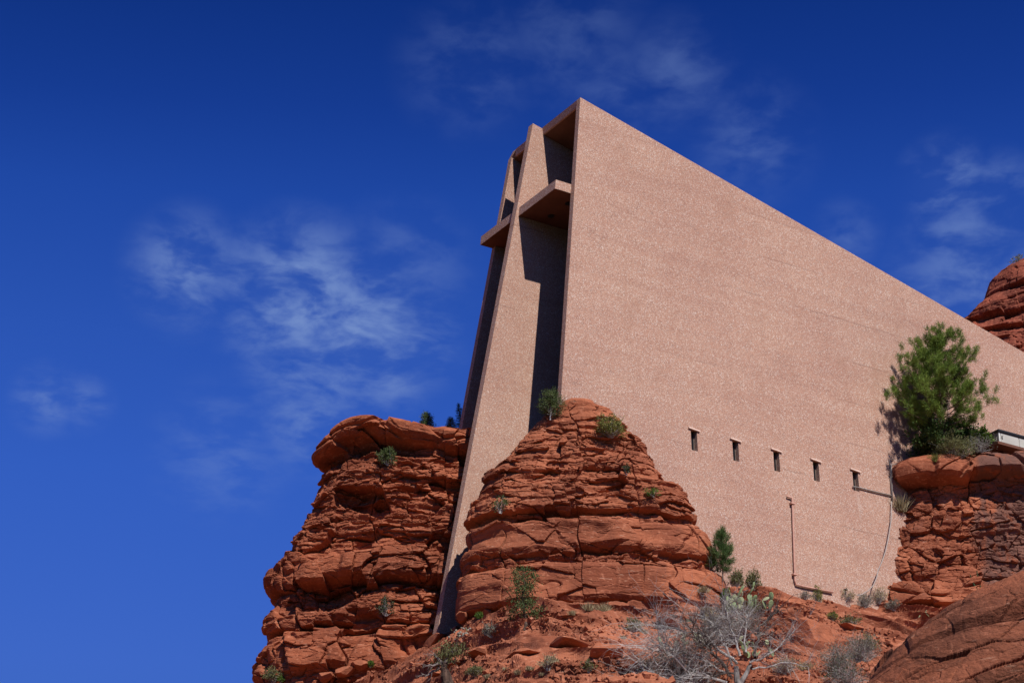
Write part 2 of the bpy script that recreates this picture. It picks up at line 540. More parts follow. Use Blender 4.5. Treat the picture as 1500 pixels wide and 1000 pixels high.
M['darkjuniper'] = leaf_mat('dark_green_foliage', (0.026, 0.048, 0.022), (0.065, 0.095, 0.040), 4.0)  # darker green foliage colour, used on several plants
M['bright'] = leaf_mat('bright_green_leaves', (0.065, 0.125, 0.018), (0.150, 0.225, 0.040), 4.0)
M['olive'] = leaf_mat('olive_leaves', (0.100, 0.110, 0.040), (0.200, 0.190, 0.080), 4.0)
M['yellowgreen'] = leaf_mat('yellow_green_leaves', (0.14, 0.150, 0.035), (0.26, 0.245, 0.070), 4.0)
M['sage'] = leaf_mat('grey_sage_leaves', (0.130, 0.125, 0.090), (0.260, 0.245, 0.190), 4.0)
M['straw'] = leaf_mat('dry_grass', (0.28, 0.22, 0.12), (0.46, 0.38, 0.23), 5.0)
M['oakleaf'] = leaf_mat('dark_oak_leaves', (0.030, 0.062, 0.014), (0.080, 0.125, 0.030), 4.0)
M['pad'] = flat_mat('cactus_pad', (0.21, 0.27, 0.13), 0.6, vary=0.3, scale=5)
M['pad_pale'] = flat_mat('pale_cactus_pad', (0.34, 0.36, 0.20), 0.6, vary=0.25, scale=5)
M['deadpad'] = flat_mat('dry_cactus_pad', (0.21, 0.185, 0.15), 0.85, vary=0.4, scale=6)

# ---------------------------------------------------------------- rocks
TAN = lambda row: (SP - CP * (row - 500) / F_PX) / (CP + SP * (row - 500) / F_PX)   # z / y of a photo row


def px_plane(px, py, y):
    d = px_dir(px, py)
    t = y / d.y
    return d.x * t, d.z * t


def super_pts(n_exp, ratio, m, t0=-0.15, t1=1.15):
    """m points evenly spread along the front of a superellipse (unit semi-axes), with outward normals; t 0 = left end, 1 = right end"""
    th = np.linspace(math.pi * (1 - t0), math.pi * (1 - t1), 4000)
    c, s = np.cos(th), np.sin(th)
    x = np.sign(c) * np.abs(c) ** (2 / n_exp)
    y = -np.sign(s) * np.abs(s) ** (2 / n_exp)
    L = np.concatenate([[0], np.cumsum(np.hypot(np.diff(x), np.diff(y) * ratio))])
    q = np.linspace(0, L[-1], m)
    return np.interp(q, L, x), np.interp(q, L, y)


def grid_faces(nr, nc):
    a = np.arange(nr * nc).reshape(nr, nc)
    return np.stack([a[:-1, :-1].ravel(), a[:-1, 1:].ravel(), a[1:, 1:].ravel(), a[1:, :-1].ravel()], 1)


def build_rock(name, mat, yc, left, right, ratio, n_exp, prof, nr, nc, bottom_row, disp, top_round=0.5, jamp=0.34, jscale=1.0, bmin=0.6, bend=None):
    """left / right: silhouette [(px, row)] at depth yc; prof: [(row at the front centre, offset, rubble)];
    ratio: depth semi-axis over width semi-axis"""
    dep = lambda q: q[2] if len(q) > 2 else yc
    lz = np.array([TAN(q[1]) * dep(q) for q in left]); lx = np.array([px_plane(q[0], q[1], dep(q))[0] for q in left])
    rz = np.array([TAN(q[1]) * dep(q) for q in right]); rx = np.array([px_plane(q[0], q[1], dep(q))[0] for q in right])
    ztop = min(lz.max(), rz.max())
    zbot = TAN(bottom_row) * yc
    zl = np.linspace(ztop, zbot, nr)
    xl = np.interp(zl, lz[::-1], lx[::-1]); xr = np.interp(zl, rz[::-1], rx[::-1])
    a = (xr - xl) / 2; xc = (xr + xl) / 2
    b = np.maximum(a * ratio if not callable(ratio) else ratio(a, zl), bmin)
    ux, uy = super_pts(n_exp, float(np.mean(b) / np.mean(a)), nc)
    X = xc[:, None] + a[:, None] * ux[None]
    Y = yc + b[:, None] * uy[None]
    Z = np.repeat(zl[:, None], nc, 1)
    # outward horizontal normals from the grid itself
    tx = np.gradient(X, axis=1); ty = np.gradient(Y, axis=1)
    ln = np.hypot(tx, ty) + 1e-9
    NX, NY = ty / ln, -tx / ln
    P = np.stack([X.ravel(), Y.ravel(), Z.ravel()], 1).astype(np.float32)
    # profile rows are given at the centre of the front face
    bz = np.interp([TAN(r) * yc for r, _, _ in prof], zl[::-1], b[::-1])
    pz = np.array([TAN(r) * (yc - bb) for (r, _, _), bb in zip(prof, bz)])
    warpz = 0.28 * fbm(P * np.array([0.16, 0.16, 0.05]), 3, 91) + 0.10 * fbm(P * np.array([0.7, 0.7, 0.3]), 3, 92)
    zq = P[:, 2] + warpz
    J = P / np.array([2.3, 2.3, 40.0]) * jscale
    J[:, :2] += 0.22 * np.stack([gnoise(P * 0.9, 95), gnoise(P * 0.9, 96)], 1)
    jf1, jf2, jr, _ = worley(J.astype(np.float32), 97, 0.9)
    zq = zq + jamp * (jr[0] - 0.5)
    o = np.argsort(pz)
    off = np.interp(zq, pz[o], np.array([p[1] for p in prof])[o])
    rub = np.interp(zq, pz[o], np.array([p[2] for p in prof])[o])
    off = off * (0.72 + 0.75 * jr[1]) + 0.20 * (jr[2] - .5) * (1 - rub) - 0.13 * (1 - sstep(jf2 - jf1, 0.0, 0.035)) * sstep(gnoise(P * np.array([.5, .5, .55]), 99), -0.1, 0.25)
    rub = np.clip(rub + 0.40 * sstep(gnoise(P * np.array([.33, .33, .5]), 98), 0.2, 0.55), 0, 1)
    side = 0.38 + 0.62 * np.clip(-uy, 0, 1) ** 0.8
    side = (np.repeat(side[None], nr, 0) * np.clip(a / 3.2, 0.35, 1)[:, None]).ravel()
    d, dz = disp(P, zq, off, rub)
    d = d * side.astype(np.float32)
    D = d.reshape(nr, nc)
    V = np.stack([X + NX * D, Y + NY * D, Z + dz.reshape(nr, nc)], 2)
    if bend: V[:, :, 2] += bend(V[:, :, 0], V[:, :, 2], ztop)
    # rounded, closed top: last rows drawn to the middle
    caps = 14
    top = V[0]
    mid = np.array([xc[0], yc, top[:, 2].mean()])
    rows = []
    for k in range(1, caps + 1):
        s = 1 - k / caps
        r = top * s + mid * (1 - s)
        r[:, 2] = top[:, 2] * s + (mid[2]) * (1 - s) + top_round * math.sqrt(max(0, 1 - s * s))
        rows.append(r)
    V = np.concatenate([np.array(rows[::-1]), V], 0)
    VV = V.reshape(-1, 3)
    return mesh_obj(name, VV, grid_faces(V.shape[0], nc)[:, ::-1], mat, smooth_sh=False)


def std_disp(seed, big=(2.1, 2.1, 0.95), big_amp=0.22, med=(1.25, 1.25, 0.33), med_amp=0.135, small=(0.44, 0.44, 0.115), small_amp=0.056, hollow=0.5, low=0.35, lobe=0.0, bed_amp=0.10):
    def f(P, zq, off, rub):
        Q = P.copy(); Q[:, 2] = zq
        d = off.copy()
        d += low * fbm(P * 0.18, 3, seed)
        d += blocks(Q, big, seed + 1, big_amp, 0.9, 0.15, 0.03, hollow * 0.8) * (0.60 + 0.40 * rub)
        d += blocks(Q, med, seed + 2, med_amp, 0.9, 0.16, 0.05, hollow * 0.45) * (0.10 + 0.90 * rub)
        d += blocks(Q, small, seed + 3, small_amp, 0.8, 0.3, 0.08) * (0.15 + 0.85 * rub)
        bed = gnoise(np.stack([P[:, 0] * 0.25, P[:, 1] * 0.25, zq * 4.2], 1), seed + 4)
        d += (bed_amp * np.sign(bed) * np.abs(bed) ** 0.6) * rub
        d += 0.035 * fbm(P * 3.0, 4, seed + 6, 0.6) * (0.25 + rub)
        if lobe:
            f1, f2, r, _ = worley(Q / np.array([2.6, 2.6, 1.5]) + 0.25 * np.stack([gnoise(Q * .4, seed + 11), gnoise(Q * .4, seed + 12), gnoise(Q * .4, seed + 13)], 1), seed + 10)
            d += lobe * ((1 - f1 * f1) - 0.55 + 0.5 * (r[0] - .5) - 0.5 * (1 - sstep(f2 - f1, 0, .12))) * (1 - sstep(rub, .1, .45))
        dz = 0.05 * fbm(P * 1.2, 3, seed + 8)
        return d, dz
    return f


# central butte in front of the chapel's corner
butte = build_rock(
    'sandstone_butte', M['rock'], 92.5,
    [(822, 593), (803, 603), (780, 625), (757, 652), (730, 680), (708, 702), (700, 730), (692, 750), (682, 770), (682, 788), (690, 805), (676, 830), (672, 850), (674, 880), (668, 1010)],
    [(872, 593), (893, 603), (920, 628), (945, 655), (968, 690), (990, 718), (1005, 748), (1030, 782), (1042, 815), (1052, 850), (1060, 880), (1075, 1010)],
    0.40, 2.3,
    [(560, 0, .9), (650, 0.0, 1), (692, -0.05, 1), (702, 0.22, .75), (742, 0.32, .6), (747, 0.20, .5), (750, -0.42, .8), (758, -0.38, .9), (762, 0.10, .5), (768, 0.25, .02), (798, 0.28, .02),
     (806, 0.12, .5), (810, -0.18, 1), (824, -0.22, 1), (830, 0.28, .25), (836, 0.42, .02), (876, 0.50, .02), (882, 0.30, .3), (886, -0.4, .6), (900, -0.35, .8), (960, 0, .8)],
    520, 620, 1010, std_disp(10), 0.25)
tag(butte, 'layered red sandstone butte with stepped ledges in front of the chapel corner', 'rock butte', kind='structure')

# cliff that carries the cross, left
cliff = build_rock(
    'sandstone_cliff', M['cliff'], 98.6,
    [(560, 622, 96.6), (526, 624, 96.8), (500, 632, 97.4), (486, 642, 98.0), (477, 655, 98.5), (478, 676), (480, 690), (462, 720), (444, 765), (430, 795), (414, 818), (400, 842), (395, 858), (400, 885), (401, 898), (394, 912), (395, 955), (383, 968), (377, 1010), (370, 1060)],
    [(728, 627, 96.6), (734, 660), (736, 800), (730, 1060)],
    lambda a, z: 2.2 - 0.05 * (z - 36) + 0 * a, 2.8,
    [(590, 0.15, .1), (622, 0.30, .06), (634, 0.62, .10), (646, 0.55, .12), (653, 0.30, .2), (659, -0.35, .5), (666, -0.45, .8), (674, -0.10, 1), (700, -0.05, 1), (770, 0.0, 1), (803, -0.05, .8), (808, 0.34, .3), (846, 0.45, .2),
     (851, 0.25, .3), (856, -0.45, .7), (863, -0.2, .9), (880, 0.0, .8), (902, 0.25, .4), (912, 0.15, .3), (916, -0.30, .5), (924, 0.25, .15), (975, 0.40, .15), (984, 0.1, .5), (1060, 0.3, .8)],
    560, 640, 1060, std_disp(40, big=(1.9, 1.9, 1.15), big_amp=0.32, med=(1.2, 1.2, .36), bed_amp=.10, hollow=0.95, low=0.40, lobe=0.34), 0.12,
    bend=lambda x, z, zt: sstep(z, zt - 2.4, zt - .4) * (0.42 * np.exp(-((x + 6.6) / 1.5) ** 2) - 0.62 * sstep(-x, 7.2, 9.2)))
tag(cliff, 'tall red sandstone cliff with overhanging rounded cap left of the concrete cross shaft', 'cliff', kind='structure')

# rocks against the right part of the wall
outcrop = build_rock(
    'sandstone_outcrop', M['rightrock'], 104.0,
    [(1362, 667, 102.3), (1340, 668, 102.4), (1320, 676, 102.8), (1308, 692, 103.4), (1309, 716), (1315, 738), (1303, 770), (1288, 800), (1276, 830), (1270, 860), (1266, 890), (1255, 960)],
    [(1640, 640, 101), (1680, 690), (1700, 800), (1720, 960)],
    lambda a, z: 2.0 - 0.06 * (z - 38) + 0 * a, 2.7,
    [(640, 0.2, .06), (668, 0.35, .04), (682, 0.60, .04), (694, 0.66, .06), (700, 0.45, .3), (704, -0.12, .8), (720, -0.18, .8), (745, -0.05, .9), (800, 0.05, 1), (846, 0.15, .8), (850, 0.48, .2), (884, 0.58, .15), (888, -0.1, .6), (960, 0.2, .8)],
    440, 540, 960, std_disp(70, big=(1.9, 1.9, 1.2), big_amp=0.22, med=(1.1, 1.1, .50), med_amp=.12, small=(.36, .36, .18), bed_amp=.06, hollow=0.5, low=0.3, lobe=0.50), 0.25)
tag(outcrop, 'varnished red sandstone outcrop with smooth rounded top below the pine and grey hut', 'rock outcrop', kind='structure')

# far butte above the roof line
mesa = build_rock(
    'sandstone_mesa', M['mesa'], 205.0,
    [(1490, 394), (1462, 407), (1450, 424), (1445, 440), (1428, 460), (1408, 480), (1390, 520), (1366, 600), (1340, 720), (1300, 1000), (1240, 1700)],
    [(1680, 394), (1760, 440), (1820, 600), (1860, 1700)],
    0.6, 2.4,
    [(380, 0, .2), (402, 0.5, .15), (412, 0.7, .15), (416, -0.2, .5), (424, 0.8, .2), (436, 0.9, .3), (448, 0.6, .4), (452, -0.6, .7), (460, 0.2, .5), (470, 0.5, .3), (474, -0.5, .6), (482, .3, .5), (600, 0.6, .5), (1700, 1.0, .6)],
    620, 460, 1700, std_disp(90, big=(4.5, 4.5, 2.0), big_amp=0.5, med=(1.8, 1.8, .7), med_amp=.25, small=(.7, .7, .3), small_amp=.1, hollow=0.6, low=0.9), 0.6)
tag(mesa, 'distant dark red layered butte rising behind the sloping roof', 'rock butte', kind='structure')


# ------------------------------------------------------------ hillside: one ground sheet
def build_ground():
    def axis(a, b, fine0, fine1, step):
        fine = np.arange(fine0, fine1, step)
        lo = [fine0]; s = step
        while lo[-1] > a:
            s *= 1.28; lo.append(lo[-1] - s)
        hi = [fine[-1]]; s = step
        while hi[-1] < b:
            s *= 1.28; hi.append(hi[-1] + s)
        return np.concatenate([np.array(lo[1:])[::-1], fine, np.array(hi[1:])])
    xs = axis(-1500, 1500, -9.5, 25.0, 0.062)
    ys = axis(-600, 2500, 69.0, 104.5, 0.072)
    X, Y = np.meshgrid(xs, ys)
    # foot line of the rocks: photo (px,row) at a depth
    foot = [(-60, 1600, 95), (200, 1500, 95), (330, 1120, 95.5), (430, 1050, 95.5), (520, 1006, 95.0), (575, 978, 95.0), (640, 938, 94.6), (690, 908, 92.6), (760, 890, 89.0), (865, 891, 87.8), (960, 903, 88.4), (1030, 896, 91.5),
            (1058, 866, 97.5), (1160, 871, 100.2), (1250, 882, 102.5), (1290, 891, 102.5), (1400, 905, 101.2), (1500, 915, 101.0), (1700, 960, 101)]
    fx = np.array([px_plane(p, r, d)[0] for p, r, d in foot]); fz = np.array([px_plane(p, r, d)[1] for p, r, d in foot]); fy = np.array([d for _, _, d in foot], dtype=float)
    o = np.argsort(fx); fx, fy, fz = fx[o], fy[o], fz[o]
    k = np.array([1, 4, 6, 4, 1]) / 16.
    zt = np.interp(X, fx, fz); yt = np.interp(X, fx, fy)
    slope = 0.50
    y1 = 72.0
    near_foot = zt - slope * (yt - Y)
    z1 = zt - slope * (yt - y1)
    z1 = np.minimum(z1, 0.300 * y1)
    chord = -1.6 + (z1 + 1.6) * np.clip(Y / y1, 0, 1)
    w = sstep(Y, y1 - 3, y1 + 3)
    Z = chord * (1 - w) + near_foot * w
    beyond = zt + np.clip(Y - yt, 0, 10) * 0.35
    Z = np.where(Y > yt, beyond, Z)
    # off to the sides and far away the land flattens
    side = sstep(np.abs(X - 8), 40, 160)
    far = sstep(Y, 150, 420)
    Z = Z * (1 - side) + (4 + 0 * X) * side
    Z = Z * (1 - far) + 2 * far
    P = np.stack([X.ravel(), Y.ravel(), Z.ravel()], 1).astype(np.float32)
    fine = ((X > -12) & (X < 28) & (Y > 64) & (Y < 108)).ravel()
    d = np.zeros(len(P), dtype=np.float32)
    Q = P[fine]
    # beds dip gently to the right
    zb = Q[:, 2] + 0.03 * Q[:, 0] + 0.26 * np.clip(Q[:, 0] - 4, 0, None) + 0.40 * fbm(Q * np.array([.20, .20, .20]), 3, 201)
    hstep = 0.46
    q = zb / hstep + 0.5 * fbm(Q * 0.5, 2, 205)
    fr = q - np.floor(q)
    terr = (sstep(fr, 0.36, 0.64) - fr) * hstep
    q2 = zb / 1.25 + 0.4 * fbm(Q * 0.35, 2, 206)
    fr2 = q2 - np.floor(q2)
    rough = sstep(fbm(Q * np.array([.17, .17, .17]), 3, 207), -0.02, 0.40)
    big = (sstep(fr2, 0.40, 0.60) - fr2) * 1.25 * sstep(fbm(Q * np.array([.12, .12, .12]), 2, 208), -.3, .2)
    dd = 0.60 * big + terr * (0.50 + 0.25 * rough)
    R = Q.copy(); R[:, 2] = zb
    dd += blocks(R, (2.3, 2.3, 0.7), 210, 0.20, 0.5, 0.4, 0.04) * (0.4 + 0.6 * rough)
    dd += blocks(R, (0.62, 0.62, 0.35), 211, 0.085, 0.8, 0.4, 0.07) * (0.15 + 0.85 * rough)
    dd += blocks(R, (0.26, 0.26, 0.18), 212, 0.036, 0.8, 0.4, 0.08) * (0.1 + 0.9 * rough)
    dd += 0.25 * fbm(Q * 0.3, 3, 214) + 0.04 * fbm(Q * 3, 3, 215, .6)
    d[fine] = dd
    d[~fine] = 0.5 * fbm(P[~fine] * 0.08, 3, 220)
    P[:, 2] += d
    over = np.zeros(len(P), dtype=np.float32)
    g2 = sstep(fbm(Q * np.array([.12, .12, .12]), 2, 208), -.3, .2)
    over[fine] = 0.34 * g2 * sstep(fr2, .50, .60) * (1 - sstep(fr2, .66, .98)) + 0.17 * (0.6 + .4 * rough) * sstep(fr, .50, .62) * (1 - sstep(fr, .68, .98)) * sstep(fbm(Q * 0.5, 2, 216), -.2, .3)
    P[:, 1] -= over
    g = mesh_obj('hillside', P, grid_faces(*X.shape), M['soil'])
    tag(g, 'stony red slope of thin rock ledges and scree below the chapel', 'hillside', kind='structure')
    return g


ground = build_ground()


# ------------------------------------------------------------ foreground slab, bottom right
def build_slab():
    yc = 47.0
    ridge = [(1190, 1130), (1240, 1060), (1288, 1000), (1322, 957), (1362, 925), (1402, 899), (1450, 872), (1500, 848), (1600, 805), (1750, 770), (1900, 760)]
    nu, nv = 560, 420
    rx = np.array([px_plane(p, r, yc)[0] for p, r in ridge]); rz = np.array([px_plane(p, r, yc)[1] for p, r in ridge])
    s = np.concatenate([[0], np.cumsum(np.hypot(np.diff(rx), np.diff(rz)))])
    u = np.linspace(0, s[-1], nu)
    bx, bz = np.interp(u, s, rx), np.interp(u, s, rz)
    for _ in range(30):
        bz[1:-1] = (bz[:-2] + 2 * bz[1:-1] + bz[2:]) / 4; bx[1:-1] = (bx[:-2] + 2 * bx[1:-1] + bx[2:]) / 4
    v = np.concatenate([-np.linspace(1.0, 0.02, 40)[: 40] ** 1.5, np.linspace(0, 1, nv - 40)])
    fall = 4.6; fwd = 3.4
    V_, U_ = np.meshgrid(v, np.arange(nu), indexing='ij')
    ang = np.clip(V_, -1, 1) * math.pi / 2
    front = V_ >= 0
    X = np.repeat(bx[None], len(v), 0)
    Y = np.where(front, yc - fwd * np.sin(ang) ** 1.0, yc + 5 * np.abs(np.sin(ang)))
    Z = np.repeat(bz[None], len(v), 0) - np.where(front, fall * (1 - np.cos(ang)) + 0.6 * V_, 2.5 * (1 - np.cos(ang)))
    X = X + np.where(front, 0.75 * V_, 0)
    P = np.stack([X.ravel(), Y.ravel(), Z.ravel()], 1).astype(np.float32)
    NY = -np.cos(ang * 0.6 - 0.9 * 0)  # not exact: outward is mostly up and toward the valley
    nvec = np.stack([0 * X, np.where(front, -np.sin(0.35 + ang * 0.9), 0.2 + 0 * ang), np.where(front, np.cos(0.35 + ang * 0.9), 0.98 + 0 * ang)], 2)
    nvec /= np.linalg.norm(nvec, axis=2, keepdims=True)
    # beds rise to the right
    dip = math.radians(19)
    sb = P[:, 2] * math.cos(dip) - P[:, 0] * math.sin(dip) + 0.10 * fbm(P * 0.5, 3, 301)
    ub = P[:, 2] * math.sin(dip) + P[:, 0] * math.cos(dip)
    def bed_at(px, row):
        x, z = px_plane(px, row, 45.6)
        return z * math.cos(dip) - x * math.sin(dip)
    b1, b2 = bed_at(1430, 893), bed_at(1440, 952)
    ledge = np.interp(sb, [b2 - 2.2, b2 - 1.2, b2 - 1.15, b2 - .12, b2 - .05, b2 + .05, b2 + .12, b2 + .3, b1 - .16, b1 - .06, b1 + .02, b1 + .10, b1 + .35, b1 + .40, b1 + .5, b1 + 1.2],
                      [.1, .45, .2, .42, .36, -.42, -.10, .26, .30, .24, -.08, .10, .16, -.06, .12, .2])
    period = np.array([gnoise(np.stack([0 * sb, 0 * sb, sb * k], 1).astype(np.float32), 302 + i) for i, k in enumerate((1.1, 2.7, 7.0))])
    lay = 0.50 * np.tanh(period[0] * 4) + 0.16 * np.tanh(period[1] * 3)
    Q = np.stack([ub, P[:, 1] * 0.8, sb], 1).astype(np.float32)
    d = 1.5 * ledge + 0.34 * lay * (0.35 + 0.65 * sstep(fbm(P * .3, 2, 309), -.3, .3))
    d += 0.10 * fbm(P * 0.45, 3, 303) + blocks(Q, (1.8, 1.4, 0.40), 305, 0.075, 0.7, 0.4, 0.05, 0.12)
    d += blocks(Q, (0.45, 0.45, 0.2), 306, 0.018, 0.7, 0.5, 0.07) + 0.030 * fbm(P * 5, 4, 307, .6)
    P += (nvec.reshape(-1, 3) * d[:, None]).astype(np.float32)
    o = mesh_obj('rock_slab', P, grid_faces(len(v), nu), M['slab'])
    tag(o, 'dark weathered sandstone slab sloping up to the right in the near corner', 'rock slab', kind='structure')
    return o


slab = build_slab()
# ---------------------------------------------------------------- the chapel
TH = math.radians(58.088)
BK = Vector((math.sin(TH), math.cos(TH), 0))          # along the long walls, away from the facade
RT = Vector((math.cos(TH), -math.sin(TH), 0))         # facade direction, to its right
O0 = px_dir(850.1, 142.7) * 110.0                     # top front corner of the right wall
UP = Vector((0, 0, 1))
KR, KL = 0.030, 0.085                                  # batter of the two side walls
LEAN = 0.098
BASE = Vector((-3.0, 6.0, -24.0))


def bw(X, Y, Z):
    return O0 + RT * X + BK * Y + UP * Z


def to_b(P):
    d = P - O0
    return Vector((d.dot(RT), d.dot(BK), d.z))


def on_plane(px, py, X0, k=0.0):
    """building coordinates where a photo pixel meets the plane X = X0 - k Z"""
    d = px_dir(px, py)
    n = RT + UP * k
    t = (n.dot(O0) + X0) / n.dot(d)
    return to_b(d * t)


chapel = empty('chapel', bw(*BASE), -TH)
tag(chapel, 'tall pink concrete chapel with sloping roof and giant cross built into the red rocks', 'chapel')


def cb(mb, name, mat, parent=chapel, sm=False):
    mb.v = [(x - BASE.x, y - BASE.y, z - BASE.z) for x, y, z in mb.v]
    return mb.build(name, mat, parent, sm)


ROOF_S = -0.2475
YB = 46.0
T = 0.30
ZB = -28.0
roofz = lambda y: ROOF_S * y
# right wall with five window openings
WIN = []
for i in range(5):
    lx, ly = [(1007.6, 623.7), (1068.4, 639.1), (1128.3, 654.5), (1186.3, 669.9), (1244.2, 683.9)][i]
    P = on_plane(lx + 4.0, ly + 4.6, 0.0, KR)
    WIN.append(P.y)
ZW1 = on_plane(1011.6, 628.0, 0, KR).z
ZW0 = ZW1 - 1.02
WW = 0.34
mb = MB()
XR = lambda z: -KR * z
fy = lambda z: LEAN * z


def outer(y, z): return (XR(z), y, z)
def inner(y, z, t=T): return (XR(z) - t, y, z)


# outer face, in bands round the openings
mb.add([outer(fy(ZW1), ZW1), outer(YB, ZW1), outer(YB, roofz(YB)), outer(0, 0)], [[0, 1, 2, 3]])
ys = [fy(ZW1)] + [v for y in WIN for v in (y, y + WW)] + [YB]
for i in range(0, len(ys), 2):
    a0 = fy(ZW0) if i == 0 else ys[i]
    mb.add([outer(a0, ZW0), outer(ys[i + 1], ZW0), outer(ys[i + 1], ZW1), outer(ys[i], ZW1)], [[0, 1, 2, 3]])
mb.add([outer(fy(ZB), ZB), outer(YB, ZB), outer(YB, ZW0), outer(fy(ZW0), ZW0)], [[0, 1, 2, 3]])
for y in WIN:   # reveals
    r = 0.26
    a = [outer(y, ZW0), outer(y + WW, ZW0), outer(y + WW, ZW1), outer(y, ZW1)]
    b = [inner(y, ZW0, r), inner(y + WW, ZW0, r), inner(y + WW, ZW1, r), inner(y, ZW1, r)]
    mb.add(a + b, [[0, 4, 5, 1], [1, 5, 6, 2], [2, 6, 7, 3], [3, 7, 4, 0]])
# front edge, top, inner face, back
mb.add([outer(0, 0), inner(0, 0), inner(fy(ZB), ZB), outer(fy(ZB), ZB)], [[0, 1, 2, 3]])
mb.add([outer(0, 0), outer(YB, roofz(YB)), inner(YB, roofz(YB)), inner(0, 0)], [[0, 1, 2, 3]])
mb.add([inner(0, 0), inner(YB, roofz(YB)), inner(YB, ZB), inner(fy(ZB), ZB)], [[0, 1, 2, 3]])
mb.add([outer(YB, ZB), inner(YB, ZB), inner(YB, roofz(YB)), outer(YB, roofz(YB))], [[0, 1, 2, 3]])
wall_r = cb(mb, 'side_wall', M['concrete'])
# left wall: battered, top outer corner chamfered
XT = -6.28
XL = lambda z: XT + KL * z
SIL = [(746, 227.8), (733.4, 300), (720.6, 363), (710.7, 420), (687.6, 540), (673, 626)]
zs_, ys_ = [], []
for p in SIL:
    q = on_plane(p[0], p[1], XT, -KL)
    zs_.append(q.z); ys_.append(q.y)
kf = np.polyfit(zs_, ys_, 1)
fl = lambda z: kf[0] * z + kf[1]
mb = MB()
c = 0.32
yt = fl(-c)
fr_ = [(XL(0) + c, fl(0), 0), (XL(0) + c + .30, fl(0), 0), (XL(-c) + T, fl(-c), -c), (XL(ZB) + T, fl(ZB), ZB), (XL(ZB), fl(ZB), ZB), (XL(-c), fl(-c), -c)]
bk_ = []
for (x, y, z) in fr_:
    z2 = z if z < -1 else z + roofz(YB)
    x2 = x
    bk_.append((x2, YB, z2))
mb.hexa(fr_, bk_)
wall_l = cb(mb, 'side_wall', M['concrete'])
# roof slab between the walls
mb = MB()
RTH = 0.36
xa, xb = XT + c + .302, -T - 0.002
y0 = 0.004
mb.hexa([(xa, y0, roofz(y0)), (xb, y0, roofz(y0)), (xb, y0 + 0.03, roofz(y0) - RTH), (xa - .1, y0 + 0.03, roofz(y0) - RTH)],
        [(xa, YB, roofz(YB)), (xb, YB, roofz(YB)), (xb, YB, roofz(YB) - RTH), (xa - .1, YB, roofz(YB) - RTH)])
roof = cb(mb, 'roof', M['concrete'])
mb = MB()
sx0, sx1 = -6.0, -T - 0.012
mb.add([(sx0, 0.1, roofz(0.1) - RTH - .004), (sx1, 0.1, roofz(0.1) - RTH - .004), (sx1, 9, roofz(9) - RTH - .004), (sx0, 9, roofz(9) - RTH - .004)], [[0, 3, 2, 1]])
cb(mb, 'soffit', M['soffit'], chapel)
# glazing behind the cross, and the closed back
mb = MB()
mb.hexa([(XL(ZB) + T + .02, 3.0, ZB), (XR(ZB) - T - .02, 3.0, ZB), (XR(-1.2) - T - .02, 3.0, -1.2), (XL(-1.2) + T + .02, 3.0, -1.2)], [(XL(ZB) + T + .02, 3.06, ZB), (XR(ZB) - T - .02, 3.06, ZB), (XR(-1.2) - T - .02, 3.06, -1.2), (XL(-1.2) + T + .02, 3.06, -1.2)])
cb(mb, 'glass_wall', M['glass'])
mb = MB()
mb.box((-8.6, YB - .3, ZB), (-T - .9, YB - .02, roofz(YB) - RTH - .02))
cb(mb, 'rear_wall', M['concrete'])

# the cross
cross = bpy.data.objects.new('cross', None)
COL.objects.link(cross); cross.parent = chapel
S0, S1 = -3.28 - 0.375, -3.28
ys0, zs0 = -0.53, 0.07
ks = (-5.44 + 0.53) / (-26.25 - 0.07)
shaft_front = lambda z: ys0 + ks * (z - zs0)
mb = MB()
pr = [(ys0, zs0), (shaft_front(-29), -29), (2.95, -29), (2.95, -0.72)]
mb.hexa([(S1, y, z) for y, z in pr], [(S0, y, z) for y, z in pr])
cb(mb, 'shaft', M['concrete'], cross)
ZA1, ZA0 = -4.67, -5.14
YA1, YA0 = -1.30, -1.35


def arm(xa, xb, xin, ywall):
    """xa at the shaft, xb outer end in front of the wall, xin inner wall face"""
    m = MB()
    lo = [(xa, YA0), (xb, YA0), (xb, ywall), (xin, ywall + .02), (xin, 2.9), (xa, 2.9)]
    hi = [(xa, YA1), (xb, YA1), (xb, ywall), (xin, ywall + .02), (xin, 2.9), (xa, 2.9)]
    a = [(x, y, ZA0) for x, y in lo]; b = [(x, y, ZA1) for x, y in hi]
    m.hexa(a, b)
    return m


arm_r = cb(arm(S1 + .002, -0.285 + .13, XR(ZA1) - T + .03, fy(ZA1) + .06), 'arm', M['concrete'], cross)
arm_l = cb(arm(S0 - .002, -6.70, XL(ZA1) + T - .03, fl(ZA1) + .06), 'arm', M['concrete'], cross)
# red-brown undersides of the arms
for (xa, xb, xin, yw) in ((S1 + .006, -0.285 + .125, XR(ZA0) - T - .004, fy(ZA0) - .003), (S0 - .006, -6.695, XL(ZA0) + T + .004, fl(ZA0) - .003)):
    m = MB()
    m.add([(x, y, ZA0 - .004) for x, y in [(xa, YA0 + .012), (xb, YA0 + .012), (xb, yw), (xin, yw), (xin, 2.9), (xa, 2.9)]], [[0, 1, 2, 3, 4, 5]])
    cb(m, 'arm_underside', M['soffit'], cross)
for p in ((807, 316.0), (832.5, 297.5)):   # round downlights
    d = px_dir(*p); t = (O0.z + ZA0) / d.z
    q = to_b(d * t)
    m = MB(); m.tube([(q.x, q.y, ZA0 - .05), (q.x, q.y, ZA0 - .002)], 0.155, 16)
    cb(m, 'downlight', M['dark'], cross)
